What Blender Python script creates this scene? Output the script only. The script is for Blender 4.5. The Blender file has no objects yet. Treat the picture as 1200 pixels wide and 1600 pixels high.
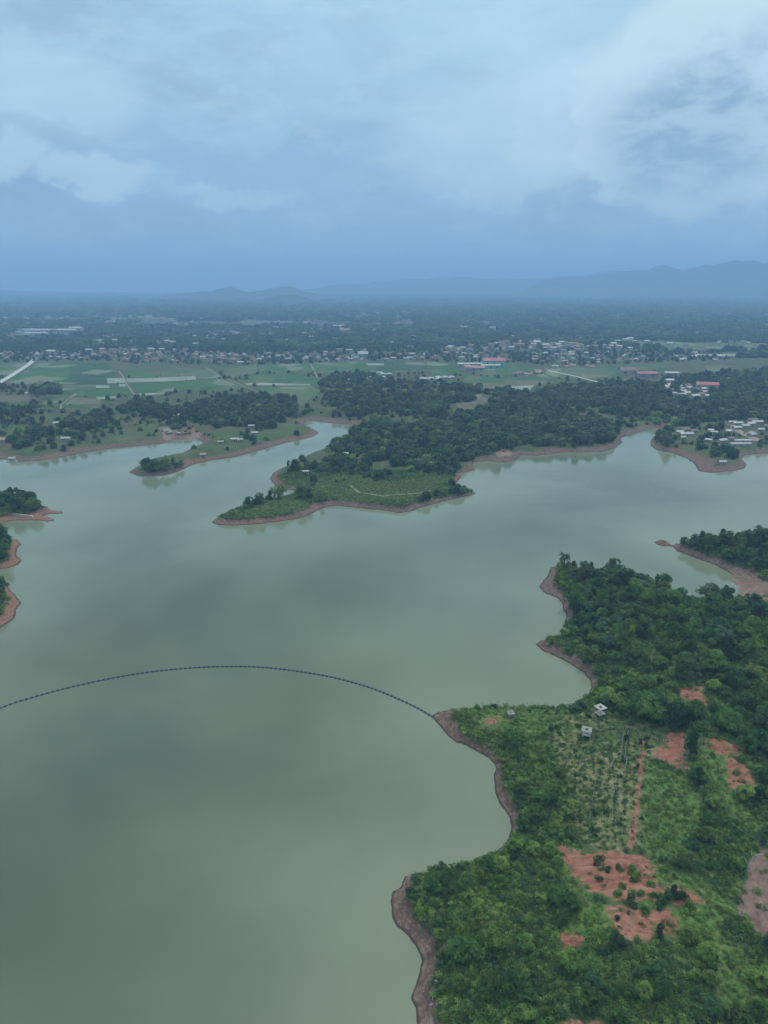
import bpy, math, random
import numpy as np
from mathutils import Vector

# ------------------------------------------------------------------ camera
CAM_H = 120.0
FPX = 1148.0                      # focal length in pixels of the 1200x1600 photograph
HOR = 450.0
PITCH = math.atan((800.0 - HOR) / FPX)
sc = bpy.context.scene
col = sc.collection
cam_d = bpy.data.cameras.new("camera")
cam = bpy.data.objects.new("camera", cam_d)
col.objects.link(cam)
cam.location = (0, 0, CAM_H)
cam.rotation_euler = (math.pi / 2 - PITCH, 0, 0)
cam_d.sensor_fit = 'VERTICAL'
cam_d.sensor_height = 24.0
cam_d.lens = 24.0 * FPX / 1600.0
cam_d.clip_start = 0.5
cam_d.clip_end = 120000
sc.camera = cam

# ------------------------------------------------------------------ render / exposure
sc.render.engine = 'CYCLES'
sc.view_settings.view_transform = 'Standard'
sc.view_settings.look = 'None'
sc.view_settings.gamma = 1
sc.view_settings.exposure = -0.1
sc.cycles.use_denoising = True
sc.cycles.max_bounces = 5
sc.cycles.diffuse_bounces = 2
sc.cycles.glossy_bounces = 2
sc.cycles.transmission_bounces = 2
sc.cycles.volume_bounces = 4
sc.cycles.transparent_max_bounces = 4
sc.cycles.caustics_reflective = False
sc.cycles.caustics_refractive = False

# ------------------------------------------------------------------ sun and sky
SUN_EL, SUN_AZ = math.radians(52), math.radians(35)     # azimuth clockwise from +Y
sun_d = bpy.data.lights.new("sun", 'SUN')
sun_d.energy = 1.5
sun_d.angle = math.radians(14)
sun_d.color = (1.0, 0.95, 0.88)
sun = bpy.data.objects.new("sun", sun_d)
col.objects.link(sun)
sd_ = Vector((math.sin(SUN_AZ) * math.cos(SUN_EL), math.cos(SUN_AZ) * math.cos(SUN_EL), math.sin(SUN_EL)))
sun.rotation_euler = sd_.to_track_quat('Z', 'Y').to_euler()


class NT:
    """small helper around a node tree"""
    def __init__(s, tree):
        s.t = tree
        s.n = tree.nodes
        s.l = tree.links

    def new(s, kind, **kw):
        nd = s.n.new(kind)
        for k, v in kw.items():
            setattr(nd, k, v)
        return nd

    def put(s, sock, v):
        if isinstance(v, bpy.types.NodeSocket):
            s.l.new(v, sock)
        elif v is not None:
            sock.default_value = v

    def m(s, op, a, b=None, c=None, clamp=False):
        nd = s.new('ShaderNodeMath', operation=op, use_clamp=clamp)
        s.put(nd.inputs[0], a)
        s.put(nd.inputs[1], b)
        s.put(nd.inputs[2], c)
        return nd.outputs[0]

    def mix(s, f, a, b, mode='MIX'):
        nd = s.new('ShaderNodeMix', data_type='RGBA', blend_type=mode)
        s.put(nd.inputs[0], f)
        s.put(nd.inputs[6], a if isinstance(a, bpy.types.NodeSocket) else (*a[:3], 1))
        s.put(nd.inputs[7], b if isinstance(b, bpy.types.NodeSocket) else (*b[:3], 1))
        return nd.outputs[2]

    def noise(s, vec, scale, detail=3, rough=0.55, dist=0.0, col_=False):
        nd = s.new('ShaderNodeTexNoise')
        s.put(nd.inputs['Vector'], vec)
        nd.inputs['Scale'].default_value = scale
        nd.inputs['Detail'].default_value = detail
        nd.inputs['Roughness'].default_value = rough
        nd.inputs['Distortion'].default_value = dist
        return nd.outputs['Color' if col_ else 'Fac']

    def step(s, v, lo, hi):
        nd = s.new('ShaderNodeMapRange', interpolation_type='SMOOTHSTEP')
        s.put(nd.inputs[0], v)
        nd.inputs[1].default_value = lo
        nd.inputs[2].default_value = hi
        nd.inputs[3].default_value = 0
        nd.inputs[4].default_value = 1
        return nd.outputs[0]

    def ramp(s, f, stops):
        nd = s.new('ShaderNodeValToRGB')
        s.put(nd.inputs[0], f)
        e = nd.color_ramp.elements
        while len(e) < len(stops):
            e.new(0.5)
        for k, (p, c) in enumerate(stops):
            e[k].position = p
            e[k].color = (*c, 1)
        return nd.outputs[0]


def build_world():
    w = bpy.data.worlds.new("World")
    sc.world = w
    w.use_nodes = True
    T = NT(w.node_tree)
    T.n.clear()
    out = T.new('ShaderNodeOutputWorld')
    bg = T.new('ShaderNodeBackground')
    bg.inputs[1].default_value = 0.1
    sky = T.new('ShaderNodeTexSky', sky_type='NISHITA')
    sky.sun_disc = False
    sky.sun_elevation = SUN_EL
    sky.sun_rotation = SUN_AZ
    sky.air_density = 1.0
    sky.dust_density = 1.0
    tc = T.new('ShaderNodeTexCoord')
    sep = T.new('ShaderNodeSeparateXYZ')
    T.l.new(tc.outputs['Generated'], sep.inputs[0])
    x, y, z = sep.outputs
    zc = T.m('MAXIMUM', z, 0.0)
    # azimuth (deg, + to the right) and elevation (deg)
    az = T.m('MULTIPLY', T.m('ARCTAN2', x, y), 57.2958)
    el = T.m('MULTIPLY', T.m('ARCSINE', z), 57.2958)
    # cloud layer noise projected on a layer overhead
    den = T.m('ADD', zc, 0.13)
    px = T.m('DIVIDE', x, den)
    py = T.m('DIVIDE', y, den)
    cmb = T.new('ShaderNodeCombineXYZ')
    T.l.new(px, cmb.inputs[0])
    T.l.new(py, cmb.inputs[1])
    lay = cmb.outputs[0]
    n1 = T.noise(lay, 0.85, 5, 0.55, 0.3)
    n2 = T.noise(lay, 2.6, 5, 0.6, 0.6)
    # puffy noise in direction space for the cumulus edges
    n3 = T.noise(tc.outputs['Generated'], 9.0, 7, 0.58, 0.25)
    n4 = T.noise(tc.outputs['Generated'], 3.5, 4, 0.5, 0.2)
    cv = T.new('ShaderNodeCombineXYZ')
    T.l.new(T.m('MULTIPLY', az, 0.085), cv.inputs[0])
    T.l.new(T.m('MULTIPLY', el, 0.20), cv.inputs[1])
    n5 = T.noise(cv.outputs[0], 1.0, 9, 0.64, 0.5)
    n6 = T.noise(cv.outputs[0], 2.7, 7, 0.62, 0.3)
    wob = T.m('ADD', T.m('MULTIPLY', T.m('SUBTRACT', n3, 0.5), 6.0), T.m('MULTIPLY', T.m('SUBTRACT', n6, 0.5), 3.0))
    wob2 = T.m('ADD', T.m('MULTIPLY', T.m('SUBTRACT', n4, 0.5), 9.0), T.m('MULTIPLY', T.m('SUBTRACT', n6, 0.5), 5.0))
    azw = T.m('ADD', az, wob2)
    elw = T.m('ADD', el, wob)

    def blob(a0, e0, sa, se, lo=0.0, hi=1.0, amount=1.0):
        a = T.m('DIVIDE', T.m('SUBTRACT', azw, a0), sa)
        e = T.m('DIVIDE', T.m('SUBTRACT', elw, e0), se)
        r = T.m('SQRT', T.m('ADD', T.m('MULTIPLY', a, a), T.m('MULTIPLY', e, e)))
        return T.m('MULTIPLY', T.step(T.m('SUBTRACT', 1.0, r), lo, hi), amount)

    def pb(px_, py_, wx, wy, hi=0.6, amount=1.0):
        """cloud feature centred where the photograph shows it (direction from the camera's viewpoint, at infinity)"""
        dx, dy = (px_ - 600) / 1148.0, (800 - py_) / 1148.0
        c_, s_ = math.cos(PITCH), math.sin(PITCH)
        X_, Y_, Z_ = dx, c_ + dy * s_, -s_ + dy * c_
        return blob(math.degrees(math.atan2(X_, Y_)), math.degrees(math.atan2(Z_, math.hypot(X_, Y_))), wx / 20.5, wy / 19.5, 0.0, hi, amount)

    up = T.step(el, -1.0, 20.0)
    cloud = T.mix(up, (3.9, 6.1, 8.2), (5.3, 7.9, 9.3))
    grey, pale = (3.9, 5.6, 7.2), (7.3, 9.6, 10.6)
    cloud = T.mix(T.m('MULTIPLY', T.step(n5, 0.46, 0.62), 0.6), cloud, grey)
    cloud = T.mix(T.m('MULTIPLY', T.step(n5, 0.5, 0.3), 0.35), cloud, pale)
    cloud = T.mix(T.m('MULTIPLY', T.step(n6, 0.48, 0.68), 0.32), cloud, pale)
    cloud = T.mix(pb(900, 40, 520, 150, 1.0, 0.55), cloud, (7.0, 9.9, 10.9))
    cloud = T.mix(pb(400, 60, 260, 120, 1.0, 0.3), cloud, (6.0, 8.8, 10.4))
    gap = pb(390, 262, 215, 36, 0.6, 0.65)
    cloud = T.mix(gap, cloud, (3.6, 6.1, 8.6))
    # left: pale diagonal bank, grey under it, puffs
    cloud = T.mix(pb(70, 140, 150, 75, 0.5, 0.5), cloud, pale)
    cloud = T.mix(pb(60, 212, 150, 34, 0.8, 0.5), cloud, grey)
    cloud = T.mix(T.m('MAXIMUM', pb(155, 272, 100, 30, 0.45, 0.6), pb(20, 245, 70, 34, 0.45, 0.6)), cloud, pale)
    cloud = T.mix(pb(20, 304, 90, 16, 0.6, 0.6), cloud, (3.5, 5.3, 7.4))
    cloud = T.mix(pb(365, 308, 115, 18, 0.5, 0.55), cloud, (6.6, 8.7, 10.0))
    cloud = T.mix(pb(80, 372, 190, 26, 0.8, 0.35), cloud, (6.0, 7.8, 9.0))
    # right: cumulus bank with bright shoulders and a grey belly
    body = T.m('MAXIMUM', T.m('MAXIMUM', pb(1110, 165, 205, 150, 0.2, 0.85), pb(950, 205, 190, 110, 0.3, 0.55)), pb(770, 225, 210, 100, 0.6, 0.4))
    cloud = T.mix(body, cloud, (8.2, 10.1, 10.7))
    belly = T.m('MAXIMUM', T.m('MAXIMUM', pb(1095, 215, 190, 130, 0.7, 0.9), pb(930, 325, 170, 55, 0.7, 0.7)), pb(1180, 130, 60, 70, 0.7, 0.5))
    cloud = T.mix(T.m('MULTIPLY', belly, T.m('ADD', 0.55, T.m('MULTIPLY', T.step(n6, 0.62, 0.38), 0.6)), clamp=True), cloud, (3.7, 5.5, 7.1))
    cloud = T.mix(pb(1150, 318, 150, 22, 0.5, 0.5), cloud, (6.2, 8.2, 9.4))
    cloud = T.mix(pb(760, 290, 150, 16, 0.6, 0.35), cloud, (6.6, 8.6, 9.8))
    # out of the frame, higher up: broken dark undersides that the lake mirrors, then the bright zenith
    hi_d = T.m('MAXIMUM', blob(-8, 23.0, 15, 3.6, 0, 0.5), blob(-24, 26, 12, 5, 0, 0.6))
    hi_d = T.m('MAXIMUM', hi_d, blob(-4, 31, 14, 3.4, 0, 0.7))
    cloud = T.mix(T.m('MULTIPLY', hi_d, 0.9), cloud, (1.6, 2.0, 2.3))
    cloud = T.mix(1.0, cloud, (0.88, 0.93, 0.965), 'MULTIPLY')
    hz = T.step(el, 36.0, 60.0)
    cloud = T.mix(T.m('MULTIPLY', hz, 0.95), cloud, (18.5, 19.5, 18.5))
    cover = T.m('SUBTRACT', 0.93, T.m('MULTIPLY', gap, 0.25))
    final = T.mix(cover, sky.outputs[0], cloud)
    T.l.new(final, bg.inputs[0])
    T.l.new(bg.outputs[0], out.inputs[0])
    w.cycles.sampling_method = 'MANUAL'
    w.cycles.sample_map_resolution = 512


build_world()

# ------------------------------------------------------------------ from a photograph pixel to a place on the ground
CP, SP = math.cos(PITCH), math.sin(PITCH)


def P(px, py, z=0.0):
    """ground point at height z seen at photo pixel (px, py)"""
    dx = (px - 600.0) / FPX
    dy = (800.0 - py) / FPX
    fy = CP + dy * SP
    fz = -SP + dy * CP
    t = (z - CAM_H) / fz
    return (dx * t, fy * t)


def pix(x, y, z):
    """where a point lands in the photograph (used only to rank things by apparent size)"""
    d = y * CP - (z - CAM_H) * SP
    u = y * SP + (z - CAM_H) * CP
    return 600 + FPX * x / d, 800 - FPX * u / d, d


# ------------------------------------------------------------------ noise
def _hash(ix, iy, seed):
    h = (ix.astype(np.int64) * 374761393 + iy.astype(np.int64) * 668265263 + seed * 974634777) & 0x7fffffff
    h = ((h ^ (h >> 13)) * 1274126177) & 0x7fffffff
    return ((h ^ (h >> 16)) & 0xffff) / 65535.0


def vnoise(x, y, seed=0):
    ix, iy = np.floor(x), np.floor(y)
    fx, fy = x - ix, y - iy
    fx = fx * fx * (3 - 2 * fx)
    fy = fy * fy * (3 - 2 * fy)
    a, b = _hash(ix, iy, seed), _hash(ix + 1, iy, seed)
    c, d = _hash(ix, iy + 1, seed), _hash(ix + 1, iy + 1, seed)
    return (a * (1 - fx) + b * fx) * (1 - fy) + (c * (1 - fx) + d * fx) * fy


def fbm(x, y, sc_, seed=0, oct_=4):
    x = np.asarray(x, float) / sc_
    y = np.asarray(y, float) / sc_
    s, a, t = 0, 1.0, 0
    for k in range(oct_):
        s = s + a * vnoise(x, y, seed + k * 17)
        t += a
        a *= 0.5
        x = x * 2.03 + 11.3
        y = y * 2.03 + 5.7
    return s / t


def smooth(a, b, x):
    t = np.clip((np.asarray(x, float) - a) / (b - a), 0, 1)
    return t * t * (3 - 2 * t)


# ------------------------------------------------------------------ shorelines (photo pixels, bank width in metres)
MAIN = [(-300, 716, 14), (0, 717, 14), (27, 722, 14), (67, 719, 14), (83, 717, 13), (127, 708, 12), (173, 701, 14), (200, 698, 15),
        (253, 693, 16), (277, 687, 14), (308, 685, 12), (318, 692, 8), (310, 697, 8), (293, 703, 8), (283, 711, 9), (262, 714, 4), (233, 720, 3),
        (217, 728, 3), (202, 738, 5), (213, 743, 6), (240, 744, 4), (267, 740, 4), (287, 733, 9), (300, 726, 12), (330, 719, 10),
        (367, 714, 9), (390, 708, 9), (405, 704, 10), (427, 697, 10), (457, 689, 10), (487, 683, 9), (498, 676, 8), (491, 671, 8),
        (474, 665, 8), (476, 659, 10), (487, 657, 14), (506, 660, 18), (525, 662, 18), (555, 663, 14), (566, 664, 12), (555, 671, 9),
        (547, 676, 9), (525, 689, 9), (506, 701, 9), (480, 712, 9), (461, 725, 9), (439, 732, 9), (426, 740, 8), (422, 749, 8),
        (429, 758, 8), (439, 764, 6), (461, 766, 4), (459, 773, 4), (442, 779, 4), (431, 781, 4), (405, 786, 6), (382, 791, 8), (352, 804, 9), (334, 813, 9),
        (330, 817, 12), (341, 820, 10), (364, 821, 10), (397, 819, 9), (435, 815, 9), (461, 811, 9), (480, 806, 9), (495, 798, 9),
        (510, 792, 9), (529, 790, 8), (555, 793, 8), (585, 796, 9), (607, 798, 8), (622, 802, 7), (641, 799, 6), (660, 792, 5),
        (686, 785, 5), (712, 779, 4), (735, 774, 5), (744, 771, 6), (735, 767, 4), (726, 765, 3), (712, 761, 6), (705, 760, 7),
        (716, 751, 9), (720, 744, 9), (709, 740, 8), (727, 738, 6), (742, 734, 5), (737, 727, 5), (739, 722, 6), (761, 720, 9),
        (780, 723, 11), (800, 721, 12), (807, 717, 10), (813, 711, 9), (840, 712, 9), (880, 707, 9), (910, 707, 9), (940, 706, 10),
        (960, 700, 9), (972, 691, 9), (970, 685, 9), (977, 681, 10), (1000, 675, 10), (1017, 670, 9), (1038, 667, 7), (1040, 670, 6),
        (1027, 678, 4), (1018, 687, 3), (1017, 697, 4), (1027, 703, 6), (1050, 708, 10), (1070, 715, 14), (1083, 723, 20), (1092, 736, 24),
        (1110, 739, 22), (1130, 737, 12), (1150, 735, 6), (1163, 732, 6), (1166, 725, 6), (1159, 717, 6), (1162, 711, 10), (1200, 708, 12),
        (1300, 706, 12), (1600, 700, 12)]
LEFT = [(-400, 772, 8), (-100, 776, 6), (0, 782, 5), (40, 785, 4), (60, 789, 5), (70, 793, 5), (77, 796, 5), (101, 800, 7), (97, 802, 6), (74, 803, 8),
        (66, 807, 8), (84, 811, 5), (83, 814, 5), (74, 815, 6), (57, 813, 9), (20, 813, 9), (7, 816, 7), (0, 822, 7), (-40, 830, 6), (-60, 834, 6), (-30, 838, 5), (-5, 839, 5), (12, 840, 5), (25, 843, 6),
        (34, 849, 7), (27, 857, 5), (25, 867, 5), (35, 876, 7), (28, 883, 7), (10, 888, 6), (0, 890, 6), (-40, 897, 5), (-35, 905, 5), (-5, 910, 4), (14, 918, 4),
        (22, 928, 5), (27, 934, 6), (34, 942, 7), (25, 952, 7), (23, 966, 7), (13, 973, 7), (0, 982, 6), (-40, 1000, 5), (-200, 1080, 5)]
RIGHT = [(1300, 836, 6), (1200, 841, 4), (1120, 844, 4), (1085, 846, 4), (1070, 848, 4), (1055, 851, 4), (1049, 852, 1.5), (1045, 848, 2), (1033, 844, 3), (1022, 848, 3), (1030, 852, 3), (1046, 853, 2),
         (1053, 854, 4), (1055, 860, 4), (1077, 868, 4.5), (1100, 877, 5), (1120, 884, 6), (1135, 892, 9), (1147, 900, 12), (1139, 904, 12), (1146, 911, 12), (1153, 918, 12),
         (1157, 932, 10), (1148, 941, 3), (1110, 942, 2), (1060, 934, 2), (1000, 912, 2), (940, 900, 2), (900, 894, 3), (888, 885, 3), (872, 884, 4), (860, 888, 4),
         (855, 901, 7), (842, 917, 8), (848, 925, 8), (871, 934, 5), (879, 944, 4), (879, 952, 4), (885, 964, 4), (883, 977, 4),
         (888, 987, 2), (871, 996, 4), (845, 1001, 5), (837, 1007, 6), (848, 1017, 6), (867, 1025, 6), (890, 1037, 6), (912, 1050, 5),
         (923, 1063, 4), (924, 1075, 3), (912, 1090, 2), (895, 1106, 2), (870, 1108, 2), (820, 1106, 2), (780, 1106, 2), (742, 1109, 2.5), (727, 1110, 4),
         (705, 1107, 6), (702, 1110, 7), (685, 1112, 8), (675, 1118, 7), (675, 1122, 7), (685, 1132, 7), (700, 1150, 6.5), (712, 1160, 5),
         (727, 1164, 4), (747, 1175, 3.5), (765, 1185, 3.5), (776, 1200, 3.2), (772, 1220, 3.4), (774, 1240, 3.6), (781, 1257, 3.6), (795, 1275, 3.4),
         (799, 1292, 3), (795, 1310, 2.4), (785, 1323, 1.6), (760, 1339, 1.2), (735, 1350, 1.6), (705, 1358, 1.4), (675, 1364, 1.2), (650, 1366, 2.4), (632, 1370, 4),
         (626, 1387, 5), (612, 1394, 6), (610, 1407, 6), (612, 1432, 6.5), (619, 1447, 6), (637, 1462, 5.5), (650, 1480, 5), (659, 1500, 4.5),
         (655, 1520, 4.2), (649, 1540, 4.2), (641, 1560, 4.4), (649, 1575, 4.6), (651, 1600, 4.6), (655, 1680, 4), (660, 1900, 4)]


def refine(pts, seed, amp=0.9, step=2.5):
    """turn the pixel outline into ground points with small irregular wiggles"""
    rng = random.Random(seed)
    g = [(*P(a, b), w) for a, b, w in pts]
    out = []
    for (x0, y0, w0), (x1, y1, w1) in zip(g[:-1], g[1:]):
        d = math.hypot(x1 - x0, y1 - y0)
        n = max(1, min(8, int(d / step)))
        nx, ny = (y1 - y0) / (d + 1e-6), -(x1 - x0) / (d + 1e-6)
        for k in range(n):
            t = k / n
            a = 0 if k == 0 else rng.uniform(-1, 1) * amp * min(1, d / n / 6)
            out.append((x0 + (x1 - x0) * t + nx * a, y0 + (y1 - y0) * t + ny * a, w0 + (w1 - w0) * t))
    out.append(g[-1])
    return out


main_l = refine([(a, b, w * 0.72) for a, b, w in MAIN], 1)
left_l = refine(LEFT, 2)
right_l = refine(RIGHT, 3)
main_poly = [(-60000, 640, 8), (-2500, 600, 10)] + main_l + [(2500, 560, 10), (60000, 640, 8), (60000, 60000, 8), (-60000, 60000, 8)]
left_poly = left_l + [(-420, 190, 5), (-900, 250, 5), (-900, 420, 5)]
right_poly = right_l + [(30, 10, 4), (90, -150, 4), (500, -150, 5), (650, 250, 5), (420, 400, 5)]
POLYS = [np.array(p, float) for p in (main_poly, left_poly, right_poly)]


SEG = []
for p_ in POLYS:
    q_ = np.roll(p_, -1, axis=0)
    SEG.append(np.hstack([p_, q_]))
POLY_ID = np.concatenate([np.full(len(a_), k_) for k_, a_ in enumerate(SEG)])
SEG = np.concatenate(SEG)


def shore_few(x, y):
    X, Y = x.ravel()[:, None], y.ravel()[:, None]
    ax, ay, aw, bx, by, bw = (SEG[:, k][None, :] for k in range(6))
    vx, vy = bx - ax, by - ay
    t = np.clip(((X - ax) * vx + (Y - ay) * vy) / (vx * vx + vy * vy + 1e-9), 0, 1)
    d = (X - ax - t * vx) ** 2 + (Y - ay - t * vy) ** 2
    k = d.argmin(1)
    r = np.arange(len(k))
    wid = aw[0, k] + (bw[0, k] - aw[0, k]) * t[r, k]
    with np.errstate(divide='ignore', invalid='ignore'):
        c = ((ay > Y) != (by > Y)) & (X < (bx - ax) * (Y - ay) / np.where(vy == 0, 1e-12, vy) + ax)
    ins = np.zeros(len(k), bool)
    for i in range(3):
        ins |= (c[:, POLY_ID == i].sum(1) % 2).astype(bool)
    d = np.sqrt(d[r, k])
    return np.where(ins, d, -d).reshape(x.shape), wid.reshape(x.shape)


def shore(x, y):
    """signed distance to the waterline (+ on land) and the local bank width"""
    x = np.asarray(x, float)
    y = np.asarray(y, float)
    if x.size < 400:
        return shore_few(x, y)
    best = np.full(x.shape, 1e18)
    wid = np.full(x.shape, 6.0)
    inside = np.zeros(x.shape, bool)
    for p in POLYS:
        q = np.roll(p, -1, axis=0)
        ins = np.zeros(x.shape, bool)
        for (ax, ay, aw), (bx, by, bw) in zip(p, q):
            vx, vy = bx - ax, by - ay
            L = vx * vx + vy * vy + 1e-9
            t = np.clip(((x - ax) * vx + (y - ay) * vy) / L, 0, 1)
            d = (x - ax - t * vx) ** 2 + (y - ay - t * vy) ** 2
            k = d < best
            best = np.where(k, d, best)
            wid = np.where(k, aw + (bw - aw) * t, wid)
            if ay != by:
                c = ((ay > y) != (by > y)) & (x < (bx - ax) * (y - ay) / (by - ay) + ax)
                ins ^= c
        inside |= ins
    d = np.sqrt(best)
    return np.where(inside, d, -d), wid


def inside1(x, y, poly):
    """is one point inside a polygon"""
    c = False
    for i in range(len(poly)):
        ax, ay = poly[i - 1]
        bx, by = poly[i]
        if (ay > y) != (by > y) and x < (bx - ax) * (y - ay) / (by - ay) + ax:
            c = not c
    return c


def poly_sd(x, y, poly):
    """signed distance to one polygon, + inside"""
    x = np.asarray(x, float)
    y = np.asarray(y, float)
    best = np.full(x.shape, 1e18)
    ins = np.zeros(x.shape, bool)
    n = len(poly)
    for i in range(n):
        ax, ay = poly[i]
        bx, by = poly[(i + 1) % n]
        vx, vy = bx - ax, by - ay
        L = vx * vx + vy * vy + 1e-9
        t = np.clip(((x - ax) * vx + (y - ay) * vy) / L, 0, 1)
        best = np.minimum(best, (x - ax - t * vx) ** 2 + (y - ay - t * vy) ** 2)
        if ay != by:
            ins ^= ((ay > y) != (by > y)) & (x < (bx - ax) * (y - ay) / (by - ay) + ax)
    d = np.sqrt(best)
    return np.where(ins, d, -d)


PLAIN = 5.0


def bankw(x, y, w):
    """ragged real width of the bare bank"""
    return np.maximum(w * (0.08 + 0.75 * fbm(x, y, 34, 3, 2) + 0.34 * fbm(x, y, 9, 5, 3) + 0.2 * fbm(x, y, 3, 4, 2)), 0.7)



def height_base(x, y, sd=None, w=None):
    x = np.asarray(x, float)
    y = np.asarray(y, float)
    if sd is None:
        sd, w = shore(x, y)
    w = bankw(x, y, w)
    t = np.clip(sd / w, 0, 1)
    bank = 0.12 * np.clip(sd / 0.4, 0, 1) + np.minimum(2.4, 0.45 * w + 0.6) * (0.55 * t + 0.45 * t ** 3)
    inner = np.clip(sd - w, 0, None)
    near = smooth(520, 330, np.hypot(x, y))            # the near headlands are hillier than the plain
    amp = 3.0 + 3.5 * near
    rise = amp * (1 - np.exp(-inner / (16 + 8 * near)))
    hump = (fbm(x, y, 46, 21, 4) - 0.5) * 8.0 * near * smooth(2, 26, inner) + (fbm(x, y, 60, 8, 3) - 0.5) * 3.0 * smooth(2, 30, inner)
    flat = smooth(640, 760, y) * smooth(8, 60, sd)
    land = bank + rise + hump
    land = land * (1 - flat) + PLAIN * flat
    h = np.where(sd > 0, land, np.maximum(-0.12 + sd * 0.16, -2.5))
    return np.where(np.hypot(x, y) > 1250, PLAIN, h)


def Pt(px, py):
    """ground point under a pixel, on the real terrain"""
    z = 3.0
    for _ in range(5):
        x, y = P(px, py, z)
        z = 0.5 * z + 0.5 * float(height_base(np.array([x]), np.array([y]))[0])
    return P(px, py, z)


def G(pts):
    return [Pt(a, b) for a, b in pts]


# bare red soil on the near headland
SOIL = [G(p) for p in [
    [(1064, 1076), (1096, 1075), (1099, 1103), (1072, 1111)],
    [(1046, 1148), (1063, 1146), (1066, 1175), (1072, 1201), (1045, 1192), (1020, 1176), (1040, 1168)],
    [(1097, 1156), (1140, 1160), (1157, 1178), (1125, 1179), (1110, 1170)],
    [(1140, 1188), (1150, 1192), (1172, 1214), (1170, 1236), (1150, 1231), (1139, 1210)],
    [(878, 1326), (920, 1334), (962, 1334), (1008, 1343), (1022, 1382), (1060, 1388), (1092, 1404), (1082, 1418), (1030, 1406), (960, 1402), (925, 1394), (902, 1362)],
    [(955, 1420), (990, 1418), (1012, 1440), (1008, 1466), (968, 1462)],
    [(1028, 1418), (1046, 1424), (1065, 1456), (1040, 1460), (1020, 1436)],
    [(882, 1469), (905, 1469), (903, 1474), (884, 1474)],
    [(760, 1122), (778, 1120), (776, 1130), (758, 1130)],
    [(885, 1602), (935, 1602), (935, 1640), (880, 1640)],
]]
PATH_SOIL = [Pt(a, b) for a, b in [(1004, 1160), (1001, 1195), (998, 1230), (994, 1262), (989, 1300), (984, 1326)]]
BROWN = [G(p) for p in [
    [(1112, 697), (1125, 693), (1128, 706), (1113, 709)],
    [(248, 667), (300, 667), (318, 678), (306, 686), (256, 688)],
    [(772, 700), (795, 699), (802, 714), (776, 718)],
    [(1172, 1340), (1200, 1322), (1260, 1320), (1260, 1480), (1200, 1472), (1150, 1425), (1160, 1385)],
    [(1130, 896), (1160, 896), (1210, 912), (1290, 925), (1290, 960), (1190, 938), (1150, 936), (1140, 905)],
]]
OPEN = G([(852, 1112), (905, 1108), (960, 1122), (1070, 1136), (1062, 1146), (1015, 1180), (1004, 1215), (1002, 1320), (960, 1330), (900, 1312), (892, 1262), (884, 1215), (862, 1160)])
LOWG = [G(p) for p in [
    [(735, 1112), (800, 1104), (890, 1108), (880, 1150), (830, 1150), (770, 1140), (742, 1135)],
    [(1008, 1190), (1070, 1208), (1100, 1260), (1085, 1300), (1050, 1345), (1008, 1335), (1000, 1250)],
    [(1080, 1165), (1140, 1180), (1150, 1240), (1195, 1300), (1170, 1300), (1110, 1240)],
    [(870, 1340), (905, 1365), (930, 1410), (955, 1420), (970, 1470), (880, 1465), (900, 1420)],
    [(1020, 1345), (1100, 1375), (1150, 1420), (1120, 1460), (1070, 1460), (1030, 1465), (1010, 1420), (1090, 1415), (1090, 1395), (1020, 1380)],
    [(1085, 1445), (1130, 1460), (1190, 1520), (1150, 1600), (1130, 1600), (1120, 1520)],
]]
MIDGRASS = [G(p) for p in [
    [(385, 796), (420, 782), (470, 778), (490, 790), (470, 803), (420, 810), (385, 808)],
    [(440, 752), (480, 748), (560, 740), (610, 752), (700, 738), (715, 740), (690, 762), (640, 785), (560, 788), (520, 780), (480, 768), (450, 762)],
    [(185, 672), (250, 660), (252, 672), (215, 685), (170, 690), (150, 690)],
    [(315, 664), (350, 660), (372, 672), (345, 690), (325, 688)],
    [(330, 700), (365, 695), (372, 706), (340, 712)],
    [(445, 660), (470, 655), (480, 676), (440, 684), (400, 690), (380, 680)],
]]


def ground_masks(x, y, sd, w):
    soil = np.zeros_like(x)
    for p in SOIL:
        soil = np.maximum(soil, smooth(-3.6, 2.0, poly_sd(x, y, p)))
    for (ax, ay), (bx, by) in zip(PATH_SOIL[:-1], PATH_SOIL[1:]):
        vx, vy = bx - ax, by - ay
        t = np.clip(((x - ax) * vx + (y - ay) * vy) / (vx * vx + vy * vy), 0, 1)
        soil = np.maximum(soil, 0.8 * smooth(1.5, 0.1, np.hypot(x - ax - t * vx, y - ay - t * vy)))
    brown = np.zeros_like(x)
    for p in BROWN:
        brown = np.maximum(brown, smooth(-1.5, 2.0, poly_sd(x, y, p)))
    opn = smooth(-3, 3, poly_sd(x, y, OPEN))
    lowg = np.zeros_like(x)
    for p in LOWG:
        lowg = np.maximum(lowg, smooth(-2, 2, poly_sd(x, y, p)))
    for p in MIDGRASS:
        lowg = np.maximum(lowg, 0.6 * smooth(-4, 4, poly_sd(x, y, p)))
    bank = smooth(1.3, 0.8, sd / bankw(x, y, w))
    return soil, brown, opn, lowg, bank


def gully(x, y):
    a = np.abs(fbm(x + 0.9 * y, (y - 0.9 * x) * 0.3, 7, 77, 3) - 0.5)
    return smooth(0.05, 0.0, a)


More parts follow.
